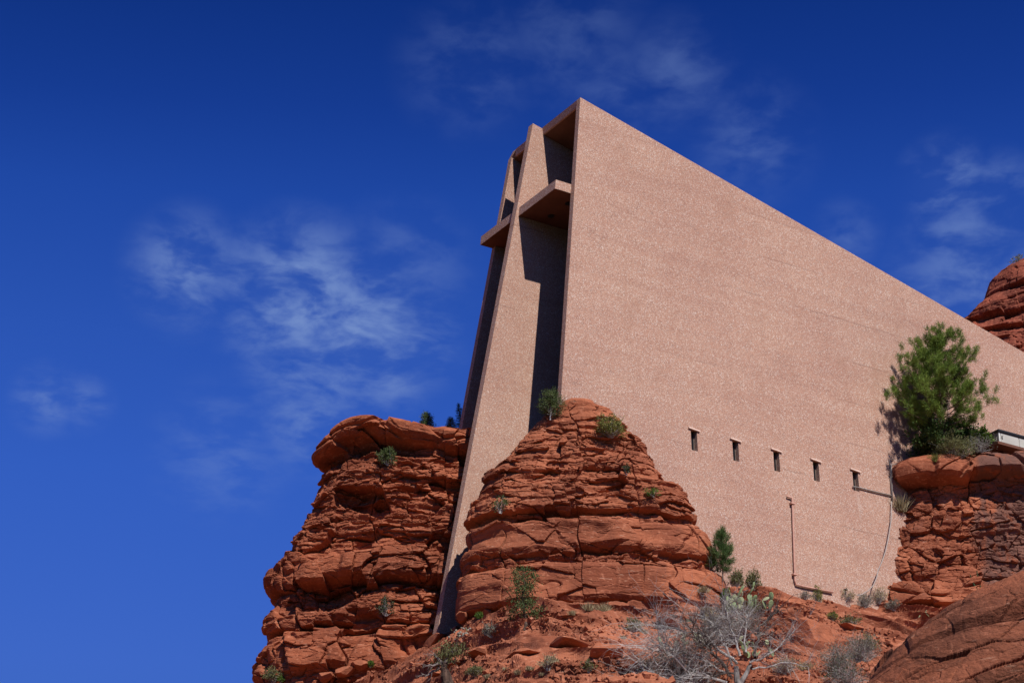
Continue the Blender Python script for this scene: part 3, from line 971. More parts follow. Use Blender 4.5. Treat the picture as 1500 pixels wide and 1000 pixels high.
# windows: frame, pane, sloping lintel
for y in WIN:
    m = MB()
    x = XR(ZW0) - 0.235
    m.box((x - .03, y + .004, ZW0 + .004), (x, y + .055, ZW1 - .03)); m.box((x - .03, y + WW - .055, ZW0 + .004), (x, y + WW - .004, ZW1 - .03))
    m.box((x - .03, y + .057, ZW0 + .004), (x, y + WW - .057, ZW0 + .05))
    w = cb(m, 'window', M['frame'])
    m = MB(); m.box((x - .025, y + .05, ZW0 + .05), (x - .012, y + WW - .05, ZW1 - .03))
    cb(m, 'pane', M['glass'], w)
    m = MB()
    xo = XR(ZW1)
    ya, yb_ = y - .14, y + WW + .14
    dz = 0.055
    fr = [(xo - .05, ya, ZW1 + .002), (xo + .085, ya, ZW1 - .005), (xo + .09, ya, ZW1 + .055), (xo - .05, ya, ZW1 + .075)]
    bk = [(a, yb_, z - dz) for a, _, z in fr]
    m.hexa(fr, bk)
    cb(m, 'lintel', M['lintel'], w)


def wall_pts(pts, off):
    out = []
    for p in pts:
        q = on_plane(p[0], p[1], off, KR)
        out.append((q.x, q.y, q.z))
    return out


# drain pipe with brackets
m = MB()
pp = wall_pts([(1153.2, 726.6), (1159.5, 728.6), (1160.6, 732.0), (1164.3, 849.5), (1166.0, 855.5), (1175, 858.0), (1220, 867.0)], 0.085)
q0 = on_plane(1153.2, 726.6, -0.05, KR)
m.tube([tuple(q0)] + pp, 0.046, 10)
drain = cb(m, 'drain_pipe', M['pipe'], chapel, True)
for p in ((1160.8, 737), (1164.2, 841)):
    a = on_plane(*p, 0.10, KR); m = MB()
    m.box((a.x - .12, a.y - .11, a.z - .04), (a.x + .075, a.y + .11, a.z + .04))
    cb(m, 'bracket', M['pipe'], drain)
# conduit from the last window to the corner and the standing pipes there
m = MB(); m.tube(wall_pts([(1249, 712.4), (1256, 713.2), (1280, 719.4), (1306, 725.6)], 0.06), 0.032, 8)
cb(m, 'conduit', M['conduit'], chapel, True)
m = MB(); m.tube(wall_pts([(1306.6, 735), (1304.6, 700), (1303.2, 673.6), (1309.5, 672.0)], 0.06), 0.022, 8)
cb(m, 'standpipe', M['conduit'], chapel, True)
m = MB(); m.tube(wall_pts([(1307.8, 735), (1306.3, 700), (1305.6, 679.5), (1312, 679.2)], 0.06), 0.020, 8)
cb(m, 'standpipe', M['hose'], chapel, True)
# small overflow spout low on the wall
q = on_plane(1237, 863.5, 0.0, KR); m = MB(); m.tube([(q.x - .05, q.y, q.z), (q.x + .16, q.y, q.z - .02)], 0.06, 8)
cb(m, 'spout', M['frame'], chapel, True)

# cable hanging down the wall's edge beside the outcrop
pts = [on_plane(x, y, o, KR) for x, y, o in [(1306, 734, .12), (1305.5, 760, .14), (1302, 785, .22), (1297.5, 806, .30), (1292, 822, .42), (1286.5, 834, .55), (1284, 846, .6), (1280, 856, .7), (1272, 864.5, .8), (1262, 870.5, .8), (1255, 872.0, .8)]]
m = MB()
wp = [bw(*p) for p in pts]
m.tube([p - wp[0] for p in wp], 0.024, 8)
hose = m.build('cable', M['hose'], None, True, wp[0])
tag(hose, 'pale grey cable hanging down where the pink wall meets the right outcrop', 'cable')

# ---------------------------------------------------------------- utility hut and walkway slab, right
hx = 2.2
ha = on_plane(1462.5, 630.0, hx)          # near top corner
hb = on_plane(1440, 638.0, hx)
hut = empty('utility_hut', bw(hx - 0.75, ha.y + 2.0, ha.z - 1.2), -TH)
tag(hut, 'low grey metal utility hut with louvred end and dark roof edge above the outcrop', 'hut')
HB = to_b(hut.location)


def hb_(mb, name, mat, parent=hut):
    mb.v = [(x - HB.x, y - HB.y, z - HB.z) for x, y, z in mb.v]
    return mb.build(name, mat, parent)


x1, x0 = ha.x, ha.x - 1.45
ya, yb_ = ha.y, ha.y + 5.0
zt = ha.z - 0.02
m = MB(); m.box((x0, ya, zt - 1.2), (x1, yb_, zt - 0.06)); hb_(m, 'wall', M['metal'])
m = MB(); m.box((x0 - .1, ya - .08, zt - .055), (x1 + .09, yb_ + .08, zt + .05)); hb_(m, 'roof', M['dark'])
m = MB(); m.box((x1 - .045, ya - .02, zt - 1.2), (x1 + .02, ya + .06, zt - .06)); hb_(m, 'corner_post', M['metal_light'])
m = MB()
for k in range(9):
    z = zt - 0.16 - k * 0.105
    m.add([(x0 + .1, ya - .012, z), (x1 - .1, ya - .012, z), (x1 - .1, ya - .06, z - .075), (x0 + .1, ya - .06, z - .075)], [[0, 1, 2, 3]])
hb_(m, 'louvre', M['metal'])
for k in range(4):
    m = MB(); y = ya + .1 + k * 1.2
    m.box((x1 + .004, y, zt - 1.12), (x1 + .022, y + 1.14, zt - .10)); hb_(m, 'door_panel', M['metal'])
m = MB(); m.box((x1 + .024, ya + .14, zt - .42), (x1 + .045, ya + .19, zt - .24)); hb_(m, 'hinge', M['dark'])
wq = on_plane(1462, 649.2, 3.1)
wlk = empty('walkway_slab', bw(3.1 - 1.2, wq.y + 3, wq.z), -TH)
tag(wlk, 'brown concrete walkway slab in front of the grey utility hut', 'walkway')
m = MB()
m.box((-1.4, -3.0, 0.0), (1.2, 6.0, .14)); m.build('slab', M['soffit'], wlk)
m = MB()
m.box((-1.0, -2.2, -.75), (0.7, 5.6, -.004)); m.build('footing', M['soffit'], wlk)

# ---------------------------------------------------------------- plants
bpy.context.view_layer.update()
DG = bpy.context.evaluated_depsgraph_get()


def hit(px, py, far=400):
    """where the view ray of a photo pixel meets what is built so far"""
    d = px_dir(px, py)
    ok, loc, nor, idx, ob, _ = SC.ray_cast(DG, d * 1.0, d, distance=far)
    return (loc.copy(), nor.copy(), ob.name) if ok else (None, None, None)


def drop(p):
    ok, loc, nor, idx, ob, _ = SC.ray_cast(DG, p + Vector((0, 0, 6)), Vector((0, 0, -1)), distance=60)
    return loc.copy() if ok else p


def mpp(p):
    """metres per photo pixel at a point"""
    return (p.y * CP + p.z * SP) / F_PX


def unit(n, rng):
    v = rng.normal(size=(n, 3)); return v / np.linalg.norm(v, axis=1, keepdims=True)


def blades(P, D, L, W, rng):
    """thin leaf blades: base P, direction D (n,3), length L, width W -> verts, quads"""
    n = len(P)
    side = np.cross(D, unit(n, rng)); side /= np.linalg.norm(side, axis=1, keepdims=True) + 1e-9
    L = np.broadcast_to(np.asarray(L, dtype=float), (n,))[:, None]; W = np.broadcast_to(np.asarray(W, dtype=float), (n,))[:, None]
    a = P - side * W * .4; b = P + side * W * .4
    mid = P + D * L * .55
    c = mid + side * W * .5; e = mid - side * W * .5
    t = P + D * L
    V = np.stack([a, b, c, t + side * W * .08, t - side * W * .08, e], 1).reshape(-1, 3)
    i = np.arange(n)[:, None] * 6
    F = np.concatenate([i + np.array([[0, 1, 2, 5]]), i + np.array([[5, 2, 3, 4]])], 0)
    return V, F


def leafset(name, P, D, L, W, mat, parent, rng):
    V, F = blades(P, D, L, W, rng)
    return mesh_obj(name, V, F, mat, parent)


def wig(p0, p1, n, amp, rng, sag=0.0):
    """wandering polyline between two points"""
    p0, p1 = np.array(p0, float), np.array(p1, float)
    t = np.linspace(0, 1, n)[:, None]
    L = np.linalg.norm(p1 - p0)
    w = np.cumsum(rng.normal(size=(n, 3)), 0); w -= w[0] + (w[-1] - w[0]) * t
    q = p0 + (p1 - p0) * t + w * amp * L / math.sqrt(n)
    q[:, 2] += sag * L * (t[:, 0] * (1 - t[:, 0])) * 4
    return q


def make_pine(name, loc, h, w, seed, label, group=None, mat='pine', bare=0.16, n_br=70, tuft=24, asym=0.0, needle=0.17, cat='pine tree', dens=1.0, prof=None):
    rng = np.random.default_rng(seed)
    root = empty(name, loc)
    tag(root, label, cat, group)
    mb = MB()
    tr = wig((0, 0, -.2), (0.02 * w, 0.02, h * .96), 12, 0.02, rng)
    rad = np.linspace(h * 0.018, h * 0.003, 12)
    mb.tube(tr, rad, 7)
    prof = prof or ([0, .12, .26, .5, .75, 1.0], [0.62, 0.92, 1.0, 0.86, 0.58, 0.2])
    TP, TD = [], []
    for i in range(n_br):
        f = (i + rng.uniform(0, 1)) / n_br
        f = f ** 0.92
        z = h * (bare + (0.95 - bare) * f)
        az = i * 2.39996 + rng.uniform(-.5, .5)
        rr = np.interp(f, *prof) * w * .5 * rng.uniform(.68, 1.08) * (1 + asym * math.cos(az))
        base = np.array([np.interp(z, tr[:, 2], tr[:, 0]), np.interp(z, tr[:, 2], tr[:, 1]), z])
        rise = rr * np.interp(f, [0, .3, .7, 1], [0.16, .38, .85, 1.7])
        tip = base + np.array([math.cos(az) * rr, math.sin(az) * rr, rise])
        br = wig(base, tip, 7, 0.07, rng, -0.08)
        mb.tube(br, np.linspace(max(.010, h * .0055 * (1 - f * .6)), .004, 7), 4, False)
        # side twigs, each ending in a round brush of needles
        nt = max(3, int(rr * 5.2 * dens))
        for k in range(nt):
            t_ = rng.uniform(.42, 1.0) if f < .5 else rng.uniform(.2, 1.0)
            p = np.array([np.interp(t_, np.linspace(0, 1, 7), br[:, a]) for a in range(3)])
            sd = rng.normal(size=3) * np.array([1, 1, .45]); sd /= np.linalg.norm(sd)
            q = p + sd * rr * rng.uniform(.06, .24) + np.array([0, 0, rr * .08])
            if k % 2 == 0: mb.tube([p, q], [.007, .003], 3, False)
            out = np.array([math.cos(az), math.sin(az), 0]) * .4 + np.array([0, 0, .8]) + rng.normal(size=3) * .25
            out /= np.linalg.norm(out)
            TP.append(q); TD.append(out)
    mb.build('trunk', M['bark'], root)
    TP, TD = np.array(TP), np.array(TD)
    P = np.repeat(TP, tuft, 0); A = np.repeat(TD, tuft, 0)
    u = rng.uniform(0, 1, size=(len(P), 1))
    P = P + A * (u - .35) * needle * 1.6 + rng.normal(size=P.shape) * needle * .34
    D = A * (0.35 + .9 * u) + unit(len(P), rng) * 0.9
    D /= np.linalg.norm(D, axis=1, keepdims=True)
    leafset('crown', P, D, rng.uniform(.7, 1.15, len(P)) * needle, needle * .085, M[mat], root, rng)
    return root


def make_bush(name, loc, w, h, seed, label, cat='shrub', group=None, mat='sage', twig='greywood', stems=26, leaves=1600, leaf=(.07, .022), dome=0.75, up=0.4, tilt=(0, 0), hollow=.45, twr=.008, clump=0):
    """stems fanning from the base, leaves in the outer shell, clumped"""
    rng = np.random.default_rng(seed)
    root = empty(name, loc)
    tag(root, label, cat, group)
    mb = MB()
    tips = []
    for i in range(stems):
        az = rng.uniform(0, 2 * math.pi); e = math.acos(rng.uniform(0.02, 1)) if dome else 0
        r = rng.uniform(.7, 1.02)
        tip = np.array([math.cos(az) * math.sin(e) * w * .5 * r, math.sin(az) * math.sin(e) * w * .5 * r, h * (0.12 + .88 * math.cos(e)) * r])
        tip[0] += tilt[0] * tip[2]; tip[1] += tilt[1] * tip[2]
        q = wig((rng.normal() * .04 * w, rng.normal() * .04 * w, -.08), tip, 6, .10, rng, .05)
        mb.tube(q, np.linspace(twr, twr * .35, 6), 4, False)
        tips.append(q[-1])
        for k in range(3):
            j = rng.integers(2, 5)
            d = rng.normal(size=3) * w * .13; d[2] = abs(d[2])
            mb.tube([q[j], q[j] + d * .6, q[j] + d * 1.15], [twr * .5, twr * .35, twr * .2], 3, False)
            tips.append(q[j] + d)
    mb.build('stems', M[twig], root)
    tips = np.array(tips)
    if leaves:
        idx = rng.integers(0, len(tips), leaves)
        P = tips[idx] + rng.normal(size=(leaves, 3)) * np.array([w * .055, w * .055, h * .055])
        c = np.array([0, 0, h * .35])
        out = P - c; out /= np.linalg.norm(out, axis=1, keepdims=True) + 1e-6
        D = out * .5 + unit(leaves, rng) * .8 + np.array([0, 0, up]); D /= np.linalg.norm(D, axis=1, keepdims=True)
        leafset('foliage', P, D, rng.uniform(.6, 1.2, leaves) * leaf[0], leaf[1], M[mat], root, rng)
    return root


def make_juniper(name, loc, h, w, seed, label, mat='juniper', cat='juniper', clumps=60, per=60, bare=.12, wood='greywood', group=None, lean=0.0, prof=None):
    """ragged small tree: bent trunk, limbs ending in dense sprays"""
    rng = np.random.default_rng(seed)
    root = empty(name, loc); tag(root, label, cat, group)
    mb = MB()
    tr = wig((0, 0, -.2), (lean * h, 0, h * .93), 10, .07, rng)
    mb.tube(tr, np.linspace(h * .028, h * .005, 10), 7)
    prof = prof or ([0, .2, .5, .8, 1], [1.0, .85, .7, .55, .2])
    C = []
    for i in range(clumps):
        f = (i + .5) / clumps
        z = h * (bare + (0.97 - bare) * f)
        az = i * 2.39996 + rng.uniform(-.4, .4)
        rr = np.interp(f, *prof) * w * .5 * rng.uniform(.45, 1.05)
        b = np.array([np.interp(z, tr[:, 2], tr[:, 0]), np.interp(z, tr[:, 2], tr[:, 1]), max(0, z - rr * .3)])
        tip = np.array([b[0] + math.cos(az) * rr, b[1] + math.sin(az) * rr, z + rr * .15])
        q = wig(b, tip, 6, .12, rng)
        mb.tube(q, np.linspace(h * .007, .004, 6), 4, False)
        C.append(tip)
        if rr > .2 * w: C.append(q[3] + rng.normal(size=3) * .06 * w)
    mb.build('trunk', M[wood], root)
    C = np.array(C)
    P = np.repeat(C, per, 0) + rng.normal(size=(len(C) * per, 3)) * np.array([w * .075, w * .075, w * .055])
    D = unit(len(P), rng) * .8 + np.array([0, 0, .55]); D /= np.linalg.norm(D, axis=1, keepdims=True)
    s = min(.11, w * .06)
    leafset('crown', P, D, rng.uniform(.6, 1.2, len(P)) * s, s * .34, M[mat], root, rng)
    return root


def make_grass(loc, w, h, seed, label, group='dry grass tufts on the red slope', mat='straw', n=260, name='grass_tuft'):
    rng = np.random.default_rng(seed)
    P = np.zeros((n, 3)); P[:, :2] = rng.normal(size=(n, 2)) * w * .16; P[:, 2] = -.05
    D = rng.normal(size=(n, 3)) * np.array([.42, .42, .1]); D[:, :2] += P[:, :2] / w * 1.2; D[:, 2] = 1; D /= np.linalg.norm(D, axis=1, keepdims=True)
    o = leafset(name, P, D, rng.uniform(.55, 1.1, n) * h, .02, M[mat], None, rng)
    o.location = loc
    tag(o, label, 'grass tuft', group)
    return o


PAD = None


def make_cactus(loc, w, h, n, seed, label, group='prickly pear cacti', pale=.3, lean=0.0):
    global PAD
    rng = np.random.default_rng(seed)
    root = empty('prickly_pear', loc); tag(root, label, 'cactus', group)
    if PAD is None:
        PAD = []
        for mt in ('pad', 'pad_pale'):
            V = []; F = []
            nu, nv = 14, 9
            for i in range(nu):
                a = 2 * math.pi * i / nu
                for j in range(nv):
                    t = math.pi * j / (nv - 1)
                    x = math.sin(t) * math.cos(a); y = math.sin(t) * math.sin(a) * .17; z = -math.cos(t)
                    z2 = (z + 1) * .5
                    wd = .42 * (0.55 + .62 * z2 - .22 * z2 * z2)
                    V.append((x * wd, y * wd * 1.1 * (1 + .2 * math.sin(9 * a)), z2))
            for i in range(nu):
                for j in range(nv - 1):
                    i2 = (i + 1) % nu
                    F.append([i * nv + j, i2 * nv + j, i2 * nv + j + 1, i * nv + j + 1])
            me = bpy.data.meshes.new('pad'); me.from_pydata(V, [], F); me.materials.append(M[mt])
            for p in me.polygons: p.use_smooth = True
            PAD.append(me)
    size = h * .34
    cur = []
    for k in range(n):
        p = bpy.data.objects.new('pad', PAD[1 if rng.uniform() < pale else 0]); COL.objects.link(p); p.parent = root
        if k < n * .35 or not cur:
            base = Vector((rng.uniform(-.5, .5) * w, rng.uniform(-.25, .25) * w, -.04)); lvl = 0
        else:
            base0, d0, s0, lvl = cur[rng.integers(0, len(cur))]
            base = base0 + d0 * s0 * rng.uniform(.8, .97); lvl += 1
        d = Vector((rng.normal() * .5 + lean, rng.normal() * .3, 1.0 + .2 * rng.uniform())).normalized()
        s = size * rng.uniform(.75, 1.15) * (.92 ** lvl)
        rot = d.to_track_quat('Z', 'Y').to_matrix().to_4x4() @ Matrix.Rotation(rng.uniform(-1.0, 1.0), 4, 'Z')
        p.matrix_local = Matrix.Translation(base) @ rot @ Matrix.Diagonal((s * .95, s, s, 1))
        if lvl < 3 and base.z + s < h * .9: cur.append((base, d, s, lvl))
    return root


def grow(mb, p, d, L, r, depth, rng, spread=.75, droop=0.0, kids=(2, 4), fine=None):
    """recursive bare branches"""
    n = 5
    pts = [np.array(p, float)]
    dd = np.array(d, float)
    for i in range(n):
        dd = dd + rng.normal(size=3) * .17; dd[2] -= droop * .12
        dd /= np.linalg.norm(dd)
        pts.append(pts[-1] + dd * L / n)
    mb.tube(pts, np.linspace(r, r * .55, n + 1), 6 if r > .02 else 3, False)
    if depth <= 0: return
    for k in range(rng.integers(kids[0], kids[1] + 1)):
        s = rng.integers(1, n + 1)
        nd = dd * .75 + unit(1, rng)[0] * spread; nd /= np.linalg.norm(nd)
        grow(mb, pts[s], nd, L * rng.uniform(.5, .8), r * .55 * (1 - .06 * s) , depth - 1, rng, spread, droop, kids)
    grow(mb, pts[-1], dd, L * .7, r * .5, depth - 1, rng, spread, droop, kids)


# --- big pine on the outcrop
p, nrm, _ = hit(1386, 672)
wallp = on_plane(1386, 640, 0, KR)
q = on_plane(1383, 664, 2.1); pine_loc = bw(q.x, q.y, q.z)
s = mpp(pine_loc)
make_pine('pine_tree', pine_loc, 186 * s, 142 * s, 5, 'bushy green pine tree standing against the pink wall above the outcrop', n_br=96, tuft=105, asym=-.05, needle=.165, dens=1.0, bare=.20,
          prof=([0, .10, .25, .5, .7, .88, 1.0], [1.0, 1.1, 1.08, 0.86, 0.64, .40, 0.16]))


def place(px, py, back=0.0):
    loc, nr_, ob = hit(px, py)
    if ob in ('sandstone_cliff', 'sandstone_butte'): loc = loc + Vector((0, -.22, 0))
    if loc is None:
        d = px_dir(px, py); loc = d * 108
    return loc


def near_pine(px, py, X):
    """a point on the flat ground at the foot of the pine, X metres out from the wall"""
    q = on_plane(px, py, X)
    return bw(q.x, q.y, q.z)


l = near_pine(1368, 668, 1.6); s = mpp(l)
make_bush('oak_shrub', l, 72 * s, 52 * s, 21, 'dense dark green leafy shrub under the pine against the pink wall', mat='oakleaf', twig='bark', leaves=4200, leaf=(.12, .075), stems=40, hollow=.2)
l = near_pine(1416, 658, 1.4); s = mpp(l)
make_bush('oak_shrub', l, 48 * s, 44 * s, 22, 'mid green leafy shrub to the right of the pine trunk', mat='oakleaf', twig='bark', leaves=2600, leaf=(.12, .075), stems=30)
l = near_pine(1441, 656, 2.7); s = mpp(l)
make_bush('leafy_shrub', l, 32 * s, 27 * s, 23, 'bright green leafy shrub beside the grey utility hut', mat='bright', twig='bark', leaves=1700, leaf=(.12, .07), stems=26)
l = near_pine(1398, 673, 2.6); s = mpp(l)
make_bush('sage_bush', l, 62 * s, 36 * s, 24, 'pale green feathery bush on the outcrop edge in front of the pine', mat='olive', leaves=5200, leaf=(.13, .022), stems=60, up=.7)
l = near_pine(1436, 660, 2.9); s = mpp(l)
make_bush('dead_shrub', l, 50 * s, 20 * s, 25, 'grey leafless low shrub between the pale bush and the utility hut', mat='sage', leaves=700, leaf=(.07, .018), stems=70)
l = place(1370, 676); s = mpp(l)
make_grass(l, 16 * s, 14 * s, 27, 'yellow green grass tuft on the rounded outcrop top below the pine', mat='yellowgreen', group='grass tufts on the outcrop')
l = place(1318, 748); s = mpp(l)
make_grass(l, 24 * s, 26 * s, 28, 'drooping dry grass clump under the outcrop overhang beside the wall corner', n=420, group='grass tufts on the outcrop')

# --- on the central butte
l = place(806, 612); s = mpp(l)
make_juniper('juniper', l, 38 * s, 40 * s, 31, 'small green juniper leaning out on the butte top at the chapel corner', clumps=46, per=46, lean=.05, prof=([0, .3, .6, 1], [.7, 1, .8, .4]))
l = place(894, 641); s = mpp(l)
make_bush('leafy_shrub', l, 42 * s, 29 * s, 32, 'yellow green shrub with bare grey stems on the right shoulder of the butte', mat='yellowgreen', leaves=2600, leaf=(.09, .03), stems=60)
l = place(917, 696); s = mpp(l)
make_bush('leafy_shrub', l, 12 * s, 14 * s, 33, 'tiny dark green plant on the upper right side of the butte', mat='darkjuniper', leaves=300, leaf=(.07, .03), stems=8, group='small plants growing on the butte')
l = place(957, 728); s = mpp(l)
make_bush('leafy_shrub', l, 24 * s, 9 * s, 34, 'low bright green plant on a ledge at the right of the butte', mat='bright', leaves=420, leaf=(.07, .03), stems=12, group='small plants growing on the butte')
l = place(733, 752); s = mpp(l)
make_bush('leafy_shrub', l, 22 * s, 30 * s, 35, 'thin sparse green shrub in a dark crack on the left of the butte', mat='juniper', leaves=520, leaf=(.07, .028), stems=20, group='small plants growing on the butte')

# --- left cliff
l = place(568, 682); s = mpp(l)
make_bush('leafy_shrub', l, 27 * s, 25 * s, 36, 'round grey green shrub directly under the overhanging cliff cap', mat='juniper', leaves=1600, leaf=(.09, .03), stems=40)
l = place(566, 902); s = mpp(l)
make_bush('leafy_shrub', l, 26 * s, 34 * s, 37, 'scraggly green and grey shrub hanging from a hollow low on the left cliff', mat='darkjuniper', leaves=620, leaf=(.08, .03), stems=46)
l = place(402, 999); s = mpp(l)
make_bush('leafy_shrub', l, 30 * s, 22 * s, 38, 'olive shrub at the foot of the left cliff in the bottom corner', mat='olive', leaves=900, leaf=(.09, .03), stems=30)
for (px, py, hh, ww, sd, lb, mt, cat) in ((624, 632, 31, 30, 41, 'round topped green tree showing above the middle of the cliff cap', 'juniper', 'tree'),
                                          (660, 632, 23, 22, 42, 'short yellow green tree beside the dark one behind the cliff cap', 'olive', 'tree'),
                                          (671.5, 632, 47, 16, 43, 'slim dark conifer close beside the chapel behind the cliff cap', 'darkjuniper', 'tree')):
    yy = 108.0
    x, z = px_plane(px, py, yy)
    make_juniper('conifer', Vector((x, yy, z - .6)), hh * .0335 + .6, ww * .0335, sd, lb, mat=mt, cat=cat, clumps=60, per=60, bare=.1, wood='bark', group='trees behind the cliff cap', prof=([0, .35, .7, 1], [.9, 1, .7, .2]))
# bush on the far butte
x, z = px_plane(1490, 406, 205)
make_bush('leafy_shrub', drop(Vector((x, 204, z))), 1.4, 1.3, 44, 'tiny grey green shrub on the crest of the distant butte', mat='sage', leaves=500, leaf=(.16, .06), stems=20)

# --- foot of the wall and of the butte
l = place(768, 915); s = mpp(l)
make_juniper('juniper', l, 90 * s, 56 * s, 51, 'ragged green juniper growing in front of the lowest ledge of the butte', clumps=52, per=34, lean=-.02, wood='bark', prof=([0, .15, .3, .45, .6, .8, 1], [.95, 1.0, .5, .95, .55, .6, .3]))
l = place(1058, 846); s = mpp(l)
make_pine('young_pine', l, 70 * s, 36 * s, 52, 'young green pine between the butte and the foot of the pink wall', n_br=40, tuft=64, needle=.13, bare=.08, cat='pine tree', dens=2.4, mat='youngpine', prof=([0, .1, .3, .6, 1], [.8, 1.0, 1, .75, .2]))
l = place(1077, 858); s = mpp(l)
make_bush('leafy_shrub', l, 26 * s, 30 * s, 53, 'olive shrub with grey base right of the young pine', mat='olive', leaves=1400, leaf=(.09, .028), stems=40)
l = place(1104, 862); s = mpp(l)
make_bush('leafy_shrub', l, 27 * s, 32 * s, 54, 'rounder green shrub at the foot of the pink wall above the cactus', mat='olive', leaves=1700, leaf=(.09, .028), stems=44)
l = place(1062, 880); s = mpp(l)
make_bush('leafy_shrub', l, 14 * s, 20 * s, 55, 'small deep green shrub pressed against the right foot of the butte', mat='bright', leaves=600, leaf=(.08, .03), stems=20)
l = place(1197, 880); s = mpp(l)
make_bush('leafy_shrub', l, 20 * s, 24 * s, 56, 'yellow topped shrub in front of the drain pipe end', mat='yellowgreen', leaves=900, leaf=(.08, .022), stems=40)
l = place(1180, 876); s = mpp(l)
make_bush('dead_shrub', l, 18 * s, 12 * s, 57, 'low grey brush at the wall foot under the drain pipe', mat='sage', leaves=350, leaf=(.06, .016), stems=36)
for i, (px, py, w, h, lb) in enumerate(((1240, 878, 24, 16, 'pale dry brush at the wall foot under the spout'), (1268, 888, 26, 22, 'dark twiggy brush below the cable end'),
                                        (1288, 882, 26, 26, 'tall straw coloured brush at the foot of the outcrop near the cable'), (1310, 892, 26, 14, 'low grey brush along the outcrop foot'))):
    l = place(px, py); s = mpp(l)
    make_bush('dry_brush', l, w * s, h * s, 60 + i, lb, mat='straw' if i % 2 == 0 else 'sage', leaves=600, leaf=(.10, .018), stems=50, up=.8, group='dry brush along the wall foot')

# --- cacti
l = place(1098, 893); s = mpp(l)
make_cactus(l, 66 * s, 42 * s, 34, 71, 'big prickly pear with many round pads near the foot of the wall', pale=.35, lean=.12)
l = place(1105, 899); s = mpp(l)
make_bush('leafy_shrub', l, 34 * s, 22 * s, 76, 'moss green shrub growing through the front of the big prickly pear', mat='olive', leaves=1300, leaf=(.07, .022), stems=40)
l = place(1003, 948); s = mpp(l)
make_cactus(l, 60 * s, 34 * s, 26, 72, 'prickly pear partly hidden behind the left of the dead branches', pale=.6)
l = place(1112, 962); s = mpp(l)
make_cactus(l, 40 * s, 40 * s, 16, 73, 'prickly pear seen through the dead tree beside its trunk', pale=.4)
l = place(1344, 905); s = mpp(l)
make_cactus(l, 40 * s, 18 * s, 10, 74, 'small row of pale prickly pear pads above the dark slab', pale=.7)
l = place(1014, 910); s = mpp(l)
make_cactus(l, 9 * s, 16 * s, 3, 75, 'tiny upright prickly pear of few pads at the right end of the lowest ledge', pale=.1)

# heap of dry cactus pads below the cross foot
l = place(668, 942); s = mpp(l)
root = empty('dead_cactus', l); tag(root, 'heap of dry grey cactus pads on the slope below the cross foot', 'dead cactus')
rng = np.random.default_rng(80)
for k in range(60):
    t = rng.uniform(-1, 1)
    c = Vector((t * 22 * s, rng.normal() * .25, t * 9 * s + rng.uniform(0, .12)))
    c.z = drop(l + c).z - l.z + rng.uniform(.02, .12)
    a = Vector(unit(1, rng)[0]); r = rng.uniform(.05, .12)
    mb = MB()
    mb.tube([-a * r * .5, -a * r * .25, a * r * .3, a * r * .5], [r * .3, r * .55, r * .55, r * .2], 6)
    mb.build('dry_pad', M['deadpad'], root, False, c)
l2 = l + Vector((18 * s, -.1, 10 * s)); l2.z = drop(l2).z
make_cactus(l2, 12 * s, 9 * s, 6, 81, 'last living green pads at the right end of the dry cactus heap', pale=.4)

# --- dead trees
l = place(1086, 999); l = l + Vector((0, -.5, -.35)); s = mpp(l)
rng = np.random.default_rng(91)
root = empty('dead_tree', l); tag(root, 'large bleached grey dead tree with a tangle of bare twigs on the slope', 'dead tree')
mb = MB()
mb.tube(wig((0, 0, -.4), (-.2, 0, .75), 7, .10, rng), np.linspace(.15, .08, 7), 10)
mb.tube(wig((-.1, .05, .1), (.3, .1, .85), 7, .10, rng), np.linspace(.10, .05, 7), 8)
mb.build('trunk', M['trunkwood'], root)
U = lambda px, py, y=0.0: np.array([(px - 1086) * s * .90, y, (1008 - py) * s * 1.03])
for (a, b, c, r, mt, dep) in ((U(1108, 962), U(1117, 915), U(1150, 893), .055, 'darkwood', 3), (U(1078, 972), U(1030, 930), U(955, 908, .4), .05, 'greywood', 4),
                              (U(1083, 960), U(1075, 930), U(1062, 882, -.2), .045, 'greywood', 4), (U(1066, 990), U(1045, 962), U(1005, 932, -.4), .06, 'darkwood', 4),
                              (U(1098, 970), U(1135, 955), U(1172, 922, .3), .035, 'greywood', 4), (U(1102, 980), U(1150, 970), U(1192, 978, -.2), .03, 'greywood', 3),
                              (U(1060, 1000), U(1000, 985), U(940, 960, -.6), .05, 'greywood', 4), (U(1050, 1005), U(990, 1000), U(925, 985, -.3), .045, 'greywood', 4),
                              (U(1093, 955), U(1095, 920), U(1100, 890, .5), .035, 'greywood', 4), (U(1060, 985), U(1010, 960), U(950, 935, .2), .04, 'greywood', 4),
                              (U(1078, 985), U(1040, 990), U(980, 975, .5), .035, 'darkwood', 4), (U(1070, 975), U(1050, 920), U(1020, 895, .3), .035, 'greywood', 4)):
    mb = MB()
    q = np.concatenate([wig(a, b, 6, .10, rng), wig(b, c, 7, .12, rng)[1:]])
    mb.tube(q, np.linspace(r, r * .35, len(q)), 6, False)
    d = (c - b) / np.linalg.norm(c - b)
    for k in range(36 if dep > 3 else 14):
        j = rng.integers(2, len(q))
        nd = d * .7 + unit(1, rng)[0] * .9; nd[1] *= .6; nd[2] += .10; nd /= np.linalg.norm(nd)
        grow(mb, q[j], nd, np.linalg.norm(c - a) * rng.uniform(.18, .46), max(.010, r * .28), dep - 2, rng, .8, .1, (2, 4))
    mb.build('branch', M[mt], root)

